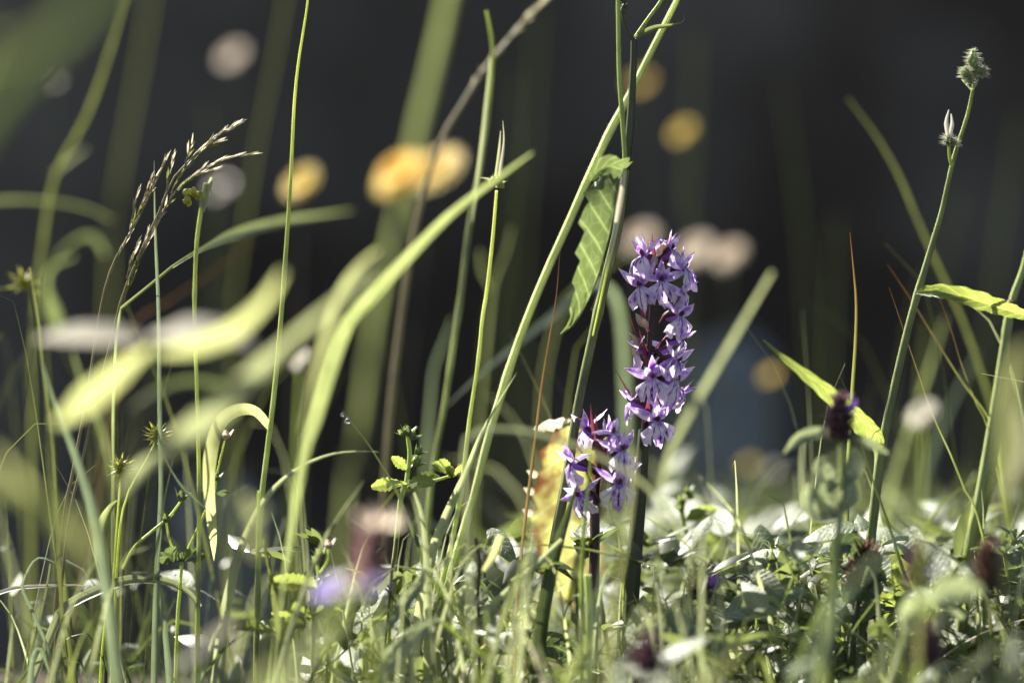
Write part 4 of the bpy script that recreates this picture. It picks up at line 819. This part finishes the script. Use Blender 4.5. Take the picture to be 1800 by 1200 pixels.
cinquefoil('narrow leaved sprig in the turf at the right edge', .925,
    [([(1765, 975), (1772, 1020), (1775, 1060)], [5, 5, 5])], [(1765, 975, 8, 62, 15, .35, 0, 360, 'leaf_dark'), (1785, 950, 6, 44, 13, .7, 0, 360, 'leaf_dark')], [])
cinquefoil('small bud sprig lying dark under the mottled leaf', .90,
    [([(915, 1075), (900, 1105), (925, 1150), (950, 1190)], [3, 4, 5, 5])], [(950, 1195, 4, 40, 16, 1.0, 0, 360, 'leaf_dark')], [(916, 1068, 7, (.2, 0, 1), 'bud_green'), (905, 1085, 6, (-.2, 0, 1), 'bud_green')])
cinquefoil('small bud sprig in the bright leaves right of the brown stalk', .905,
    [([(882, 1080), (895, 1110), (915, 1150)], [3, 4, 4])], [], [(878, 1072, 7, (-.2, 0, 1), 'bud_green'), (890, 1074, 6, (.5, 0, 1), 'bud_green')])
cinquefoil('yellowish faded bud on a short stalk at bottom centre', .905, [([(854, 1150), (853, 1180), (850, 1215)], [5, 5, 5])], [], [(853, 1143, 12, (.1, -.2, 1), 'star_seed')])
cinquefoil('dewy dark leaves cut by the bottom edge at centre', .90, [([(880, 1200), (885, 1215)], [5, 5])], [(880, 1205, 5, 48, 30, .9, 20, 180, 'leaf_dark'), (840, 1208, 3, 30, 20, 1.2, 40, 160, 'leaf_dark')], [])

# ------------------------------------------------------------------ self heal
cx = MB()
for k in range(5):
    a = k * 2 * pi / 5; n_ = V((cos(a), sin(a), 0)); petal(cx, n_ * .0009, n_ * .35 + V((0, 0, 1)), n_, .0058, .0022, -.4, .12, .45, 5, 1)
ellipsoid(cx, (0, 0, .0018), (0, 0, 1), .005, .0013, 5, 7, .8)
CALYX = {m_: cx.mesh('calyx', m_) for m_ in ('head_brown', 'head_purple', 'head_mauve')}
cor = MB(); petal(cor, (0, 0, 0), (0, .5, 1), (0, -1, .5), .0075, .004, .6, -.25, .8, 6, 2); COROLLA = cor.mesh('corolla', 'orchid_spur')
def self_heal(label, D, px, py, h, wdt, stem_pts, leaves, mat='head_purple', whorls=5, ncor=2, lean=0, smat='stem_green', lmat='leaf_sheen'):
    q = to_ground([P(px, py, D)] + pp(stem_pts, D)); root = thing('self_heal', label, 'self-heal', q[-1])
    mb = MB(); tube(mb, q, [U(4, D), U(6, D), U(7, D)], 18, 7, .15); mb.build('stem', smat, root)
    top = V((lean, 0, 1)).normalized(); Hh = U(h, D); rr = U(wdt, D) * .5; base = P(px, py, D) - root.location
    mb = MB(); ellipsoid(mb, base + top * Hh * .45 + root.location, top, Hh * .95, rr * .55, 7, 8); mb.build('spike_core', mat, root)
    for wv in range(whorls):
        t = wv / (whorls - 1); r_ = rr * (.55 + .25 * sin(pi * t)) * (1 - .5 * t ** 3)
        for i in range(6):
            a = i * pi / 3 + wv * .5 + rnd.uniform(-.2, .2); n_ = V((cos(a), sin(a), 0)); d = n_ * (.9 - .55 * t) + top * (.55 + .6 * t)
            sc = rr / .006 * rnd.uniform(.75, 1.0)
            inst('calyx', CALYX[mat], root, Matrix.Translation(base + top * Hh * (.06 + .72 * t) + n_ * r_ * .55) @ rot_to(d) @ Matrix.Scale(sc, 4))
    for i in range(ncor):
        a = rnd.uniform(3.4, 6.0); n_ = V((cos(a), sin(a), 0)); inst('corolla', COROLLA, root, Matrix.Translation(base + top * Hh * rnd.uniform(.2, .6) + n_ * rr * .8) @ rot_to(n_ + V((0, 0, .7))) @ Matrix.Scale(rr / .006 * .8, 4))
    for pts, wd in leaves:
        mb = MB(); leaf(mb, pp(pts, D), [U(x, D) for x in wd], [U(x, D) for x in wd], ang=rnd.uniform(-30, 0), fl=20, fr=20, n=16, m=3, rug=.0006); mb.build('leaf', lmat, root)
    return root
self_heal('self heal head with paired pale leaves before the folded hawkweed leaf', .865, 1478, 775, 84, 56, [(1480, 830), (1478, 900), (1470, 980)],
    [([(1377, 797), (1410, 768), (1445, 760), (1474, 775)], (2, 10, 12, 10, 4)), ([(1562, 797), (1530, 778), (1500, 768), (1480, 772)], (2, 8, 10, 8, 4)), ([(1446, 800), (1442, 820), (1460, 845), (1476, 850)], (4, 18, 18, 4)), ([(1500, 790), (1502, 815), (1490, 840), (1480, 850)], (4, 18, 18, 4)),
     ([(1420, 850), (1425, 880), (1440, 900), (1470, 910)], (6, 22, 20, 5)), ([(1480, 905), (1462, 890), (1450, 860), (1468, 845)], (8, 24, 20, 5)), ([(1495, 835), (1492, 870), (1475, 900)], (8, 22, 8))], 'head_purple', 5, 1)
self_heal('dark self heal seed head with brown calyx teeth and a pale leaf behind', .905, 1516, 1030, 70, 74, [(1506, 1070), (1500, 1120), (1496, 1170)],
    [([(1465, 985), (1478, 960), (1500, 958), (1510, 990)], (6, 20, 20, 8)), ([(1462, 1015), (1480, 1002), (1505, 1005), (1515, 1025)], (2, 9, 12, 6)), ([(1560, 1030), (1545, 1005), (1530, 1005), (1518, 1028)], (2, 10, 12, 6)), ([(1492, 1060), (1500, 1042), (1530, 1038), (1548, 1046)], (10, 26, 26, 8))], 'head_brown', 4, 0, lean=.15, smat='stem_dark', lmat='leaf_dark')
self_heal('self heal head with pale flowers right of the tall orchid foot', .91, 1228, 1050, 52, 54, [(1240, 1085), (1256, 1135)],
    [([(1272, 1072), (1262, 1055), (1240, 1048), (1228, 1050)], (3, 13, 14, 6)), ([(1198, 1060), (1205, 1050), (1228, 1050)], (2, 8, 5))], 'head_brown', 4, 2)
self_heal('large blurred mauve brown self heal head in the foreground left of centre', .745, 655, 1030, 128, 66, [(655, 1110), (652, 1180)], [([(600, 1060), (625, 1050), (655, 1035)], (4, 14, 8))], 'head_mauve', 6, 0)
CORB = COROLLA.copy(); CORB.materials.clear(); CORB.materials.append(M['petal_blush'])
mh = [o for o in COL.objects if o.get('label', '').startswith('large blurred mauve')][0]
for i in range(7):
    a = i * .9; inst('corolla', CORB, mh, Matrix.Translation(P(664, 925, .745) - mh.location + V((cos(a), sin(a), 0)) * .004) @ rot_to(V((cos(a) * .7, sin(a) * .7, 1))) @ Matrix.Scale(.75, 4))
self_heal('blurred self heal head with a mauve bloom at lower right', .80, 1614, 1030, 76, 48, [(1612, 1100), (1605, 1170)], [], 'head_purple', 5, 1, smat='stem_dark')
self_heal('blurred dark self heal head near the right edge', .82, 1735, 1040, 90, 60, [(1735, 1100), (1738, 1160)], [], 'head_brown', 5, 0, smat='stem_dark')
self_heal('blurred brown self heal head cut low at lower right', .78, 1632, 1170, 80, 54, [(1625, 1220)], [], 'head_purple', 5, 0, smat='stem_dark')
self_heal('blurred mauve self heal head by the bottom edge at centre right', .74, 1140, 1190, 70, 70, [(1140, 1240)], [], 'head_purple', 4, 0, smat='stem_dark')
self_heal('small rusty self heal head left of the dark seed head', .93, 1438, 1045, 36, 24, [(1436, 1090), (1432, 1140)], [], 'head_brown', 3, 0)
self_heal('half buried self heal tip at the bottom right', .905, 1600, 1180, 24, 34, [(1600, 1215)], [], 'head_brown', 3, 0)
# loose leaves of self heal that can be told apart in the turf
def low_leaf(label, D, pts, wd, mat='leaf_sheen', ang=-20, fl=18, rug=.0009):
    q = pp(pts, D); base = to_ground([q[-2], q[-1] + V((0, 0, -.002))])[-1]
    root = thing('low_leaf', label, 'leaf', base)
    mb = MB(); leaf(mb, q, [U(x, D) for x in wd], [U(x, D) for x in wd], ang, fl, fl, 20, 4, rug=rug); mb.build('leaf_surface', mat, root)
    mb = MB(); tube(mb, [q[-1], q[-1].lerp(base, .5), base], [U(3), U(3), U(3)], 8, 6); mb.build('leaf_stalk', 'stem_green', root)
low_leaf('big rugose silvery leaf lying right of the tall orchid', .90, [(1274, 1085), (1300, 1072), (1340, 1060), (1385, 1045), (1420, 1040)], (6, 24, 30, 26, 16, 4))
low_leaf('second pale leaf tucked behind the big rugose leaf', .925, [(1350, 1030), (1370, 1026), (1400, 1035), (1430, 1052)], (4, 14, 16, 6))
low_leaf('rugose green leaf at the foot of the tall orchid', .89, [(1115, 1120), (1150, 1105), (1190, 1105), (1225, 1130)], (6, 26, 32, 10))
low_leaf('white crumpled leaf hanging on the brown dry stalk', .90, [(832, 1120), (822, 1080), (820, 1045), (838, 1015)], (6, 18, 20, 6), ang=10)
low_leaf('narrow pale leaf under the rugose leaf', .885, [(1360, 1135), (1320, 1122), (1285, 1125), (1262, 1150)], (3, 10, 13, 8))
low_leaf('dark folded leaf under the short orchid', .93, [(930, 1150), (965, 1135), (1000, 1150), (1015, 1185)], (6, 26, 26, 10), 'leaf_dark')
low_leaf('white glinting leaf behind the tall orchid stem', 1.06, [(1135, 960), (1150, 945), (1170, 950), (1180, 985)], (6, 24, 26, 8))
low_leaf('white leaf spray in the bottom centre left, upper one', .885, [(680, 1110), (700, 1075), (735, 1030), (748, 1000)], (5, 12, 12, 5))
low_leaf('white leaf spray in the bottom centre left, lower one', .87, [(665, 1195), (690, 1160), (720, 1125), (750, 1100), (775, 1090)], (8, 20, 20, 14, 5))
low_leaf('grass green hooded leaf behind the dark seed head', .95, [(1560, 935), (1570, 980), (1575, 1040), (1570, 1090)], (6, 34, 40, 14), 'leaf_green', 0, 10)
low_leaf('small white leaf blurred under the mauve self heal', .82, [(1650, 1060), (1620, 1055), (1600, 1075), (1592, 1110)], (4, 22, 26, 8))
low_leaf('bright oval leaf under the dark self heal near the right edge', .86, [(1695, 1085), (1672, 1078), (1650, 1090), (1640, 1115)], (4, 14, 14, 6))
low_leaf('blurred level pale leaf between two dark self heals', .78, [(1725, 1035), (1690, 1030), (1655, 1035), (1640, 1060)], (6, 22, 24, 8))

# ------------------------------------------------------------------ blurred blooms behind and before
def bloom(label, px, py, D, dia, mat, npet, stalk, cat='flower', name='yellow_flower', face=-2.2, dome=1.1):
    q = to_ground([P(px, py, D)] + pp(stalk, D)); root = thing(name, label, cat, q[-1])
    mb = MB(); tube(mb, q, [U(2.4, D), U(2.4, D), U(3, D)], 16, 6); mb.build('stem', 'stem_dark' if D > 1.2 else 'stem_green', root)
    c = P(px, py, D); r = U(dia, D) / 2; ax = V((-.85 + rnd.uniform(-.2, .2), face * .45 + rnd.uniform(-.15, .15), 1)).normalized(); a = ax.orthogonal().normalized(); b = ax.cross(a)
    mb = MB()
    for ring, (k, l_, el) in enumerate(((npet, 1, rnd.uniform(0, .25)), (npet - 2, .7, .45))):
        for i in range(k):
            th = 2 * pi * (i + ring * .4) / k; n_ = a * cos(th) + b * sin(th); petal(mb, c + n_ * r * .08, n_ + ax * el * dome, ax, r * l_, r * .6, .15, -.1, 1.1, 5, 1)
    mb.build('flower_head', mat, root)
    mb = MB(); ellipsoid(mb, c - ax * r * .15, ax, r * .4, r * .2, 6, 8); mb.build('calyx', 'bud_green', root)
bloom('single yellow flower blurred behind the tall pale stem', 531, 322, 1.28, 72, 'petal_yellow', 14, [(528, 420), (520, 640), (515, 860)])
bloom('left orange flower of the blurred pair before the wide blade', 702, 305, 1.3, 106, 'petal_orange', 15, [(690, 430), (672, 640), (660, 860)])
bloom('right orange flower of the blurred pair before the wide blade', 770, 302, 1.29, 106, 'petal_orange', 15, [(745, 430), (720, 640), (700, 860)])
bloom('small yellow flower blurred above the orchid spike', 1200, 232, 1.45, 44, 'petal_yellow', 12, [(1202, 380), (1208, 600), (1210, 860)])
bloom('faint small yellow flower beside the leaning stem top', 1128, 145, 1.6, 36, 'petal_yellow', 12, [(1128, 320), (1132, 600), (1136, 860)])
bloom('tiny yellow flower blurred right of the orchid spike', 1355, 660, 1.4, 30, 'petal_yellow', 12, [(1354, 720), (1352, 800), (1350, 880)])
bloom('pale round bloom blurred in the upper left', 410, 100, 1.5, 50, 'petal_blush', 12, [(408, 300), (404, 600), (400, 880)], name='pale_flower')
bloom('dim pale bloom blurred behind the rush head', 388, 332, 1.5, 44, 'head_brown', 12, [(388, 500), (388, 700), (388, 880)], name='pale_flower')
bloom('leftmost of three blush blooms blurred behind the orchid top', 1128, 420, 1.42, 60, 'petal_blush', 12, [(1128, 600), (1128, 760), (1130, 880)], name='pale_flower')
bloom('middle one of three blush blooms blurred behind the orchid top', 1224, 442, 1.42, 66, 'petal_blush', 12, [(1226, 600), (1228, 760), (1230, 880)], name='pale_flower')
bloom('rightmost of three blush blooms blurred behind the orchid top', 1282, 448, 1.4, 60, 'petal_blush', 12, [(1276, 600), (1272, 760), (1268, 880)], name='pale_flower')
bloom('pale round seed head blurred at right', 1622, 728, .77, 60, 'blade_dry_glare', 12, [(1622, 860), (1618, 1000), (1616, 1100)], name='seed_head')
bloom('blue violet bloom blurred in the foreground turf', 578, 1035, .74, 62, 'petal_blue', 12, [(580, 1120), (584, 1190)], name='blue_flower')
bloom('small deep violet bloom under the large mauve brown self heal', 657, 1028, .70, 40, 'petal_blue', 10, [(660, 1120), (660, 1190)], name='blue_flower', face=-1.2)
bloom('cream disc bloom blurred beside the blue violet bloom', 605, 1030, .68, 40, 'petal_white', 10, [(606, 1120), (606, 1190)], name='pale_flower')
for lab, px, py, D, dm_, mt in (('tiny cream seed head blurred low right of the tall orchid, left one', 1316, 816, 1.42, 26, 'petal_yellow'), ('tiny cream seed head blurred low right of the tall orchid, right one', 1356, 826, 1.44, 24, 'petal_white'),
        ('tiny pale seed head blurred under the level blurred blade', 1371, 919, 1.35, 24, 'petal_yellow'), ('tiny white seed head blurred at the foot of the tall orchid', 1158, 1014, 1.2, 40, 'petal_white'), ('tiny pale seed head blurred by the upper left leaf edge', 100, 145, 1.35, 16, 'petal_white')):
    bloom(lab, px, py, D, dm_, mt, 8, [(px, 950), (px, 1000)] if py < 950 else [(px, 1050)], name='seed_head')
bloom('small yellow bloom low in the turf, centre right', 1318, 965, 1.08, 34, 'petal_yellow', 10, [(1318, 1000)], name='yellow_flower')
bloom('pink bud blurred left of the yellow green kinked blade', 529, 632, 1.12, 40, 'petal_white', 8, [(524, 720), (520, 860)], name='pink_bud', dome=2.5)

# ------------------------------------------------------------------ dew drops one can count
dm = MB(); ellipsoid(dm, (0, 0, 0), (0, 0, 1), .0022, .001, 8, 10, .85); DROP = dm.mesh('dew_drop', 'dew')
for lab, px, py, D, s in (('upper dew drop hanging near the tip of the dark thin blade', 602, 728, .911, .7), ('lower dew drop hanging from the dark thin blade', 611, 739, .911, 1.0),
                          ('left one of three dew drops under the dark blade by the orchid stem', 1131, 995, .9, .8), ('middle one of three dew drops under the dark blade by the orchid stem', 1140, 998, .9, .9), ('right one of three dew drops under the dark blade by the orchid stem', 1152, 1000, .9, .6),
                          ('dew drop on the sepal of the cinquefoil by the blue bloom', 561, 1022, .9, 1.1), ('dew drop on the toe of the arching dew covered blade', 281, 1015, .91, .9)):
    o = bpy.data.objects.new('dew_drop', DROP); COL.objects.link(o); o.location = P(px, py, D); o.scale = (s,) * 3; tag(o, lab, 'dew drop')
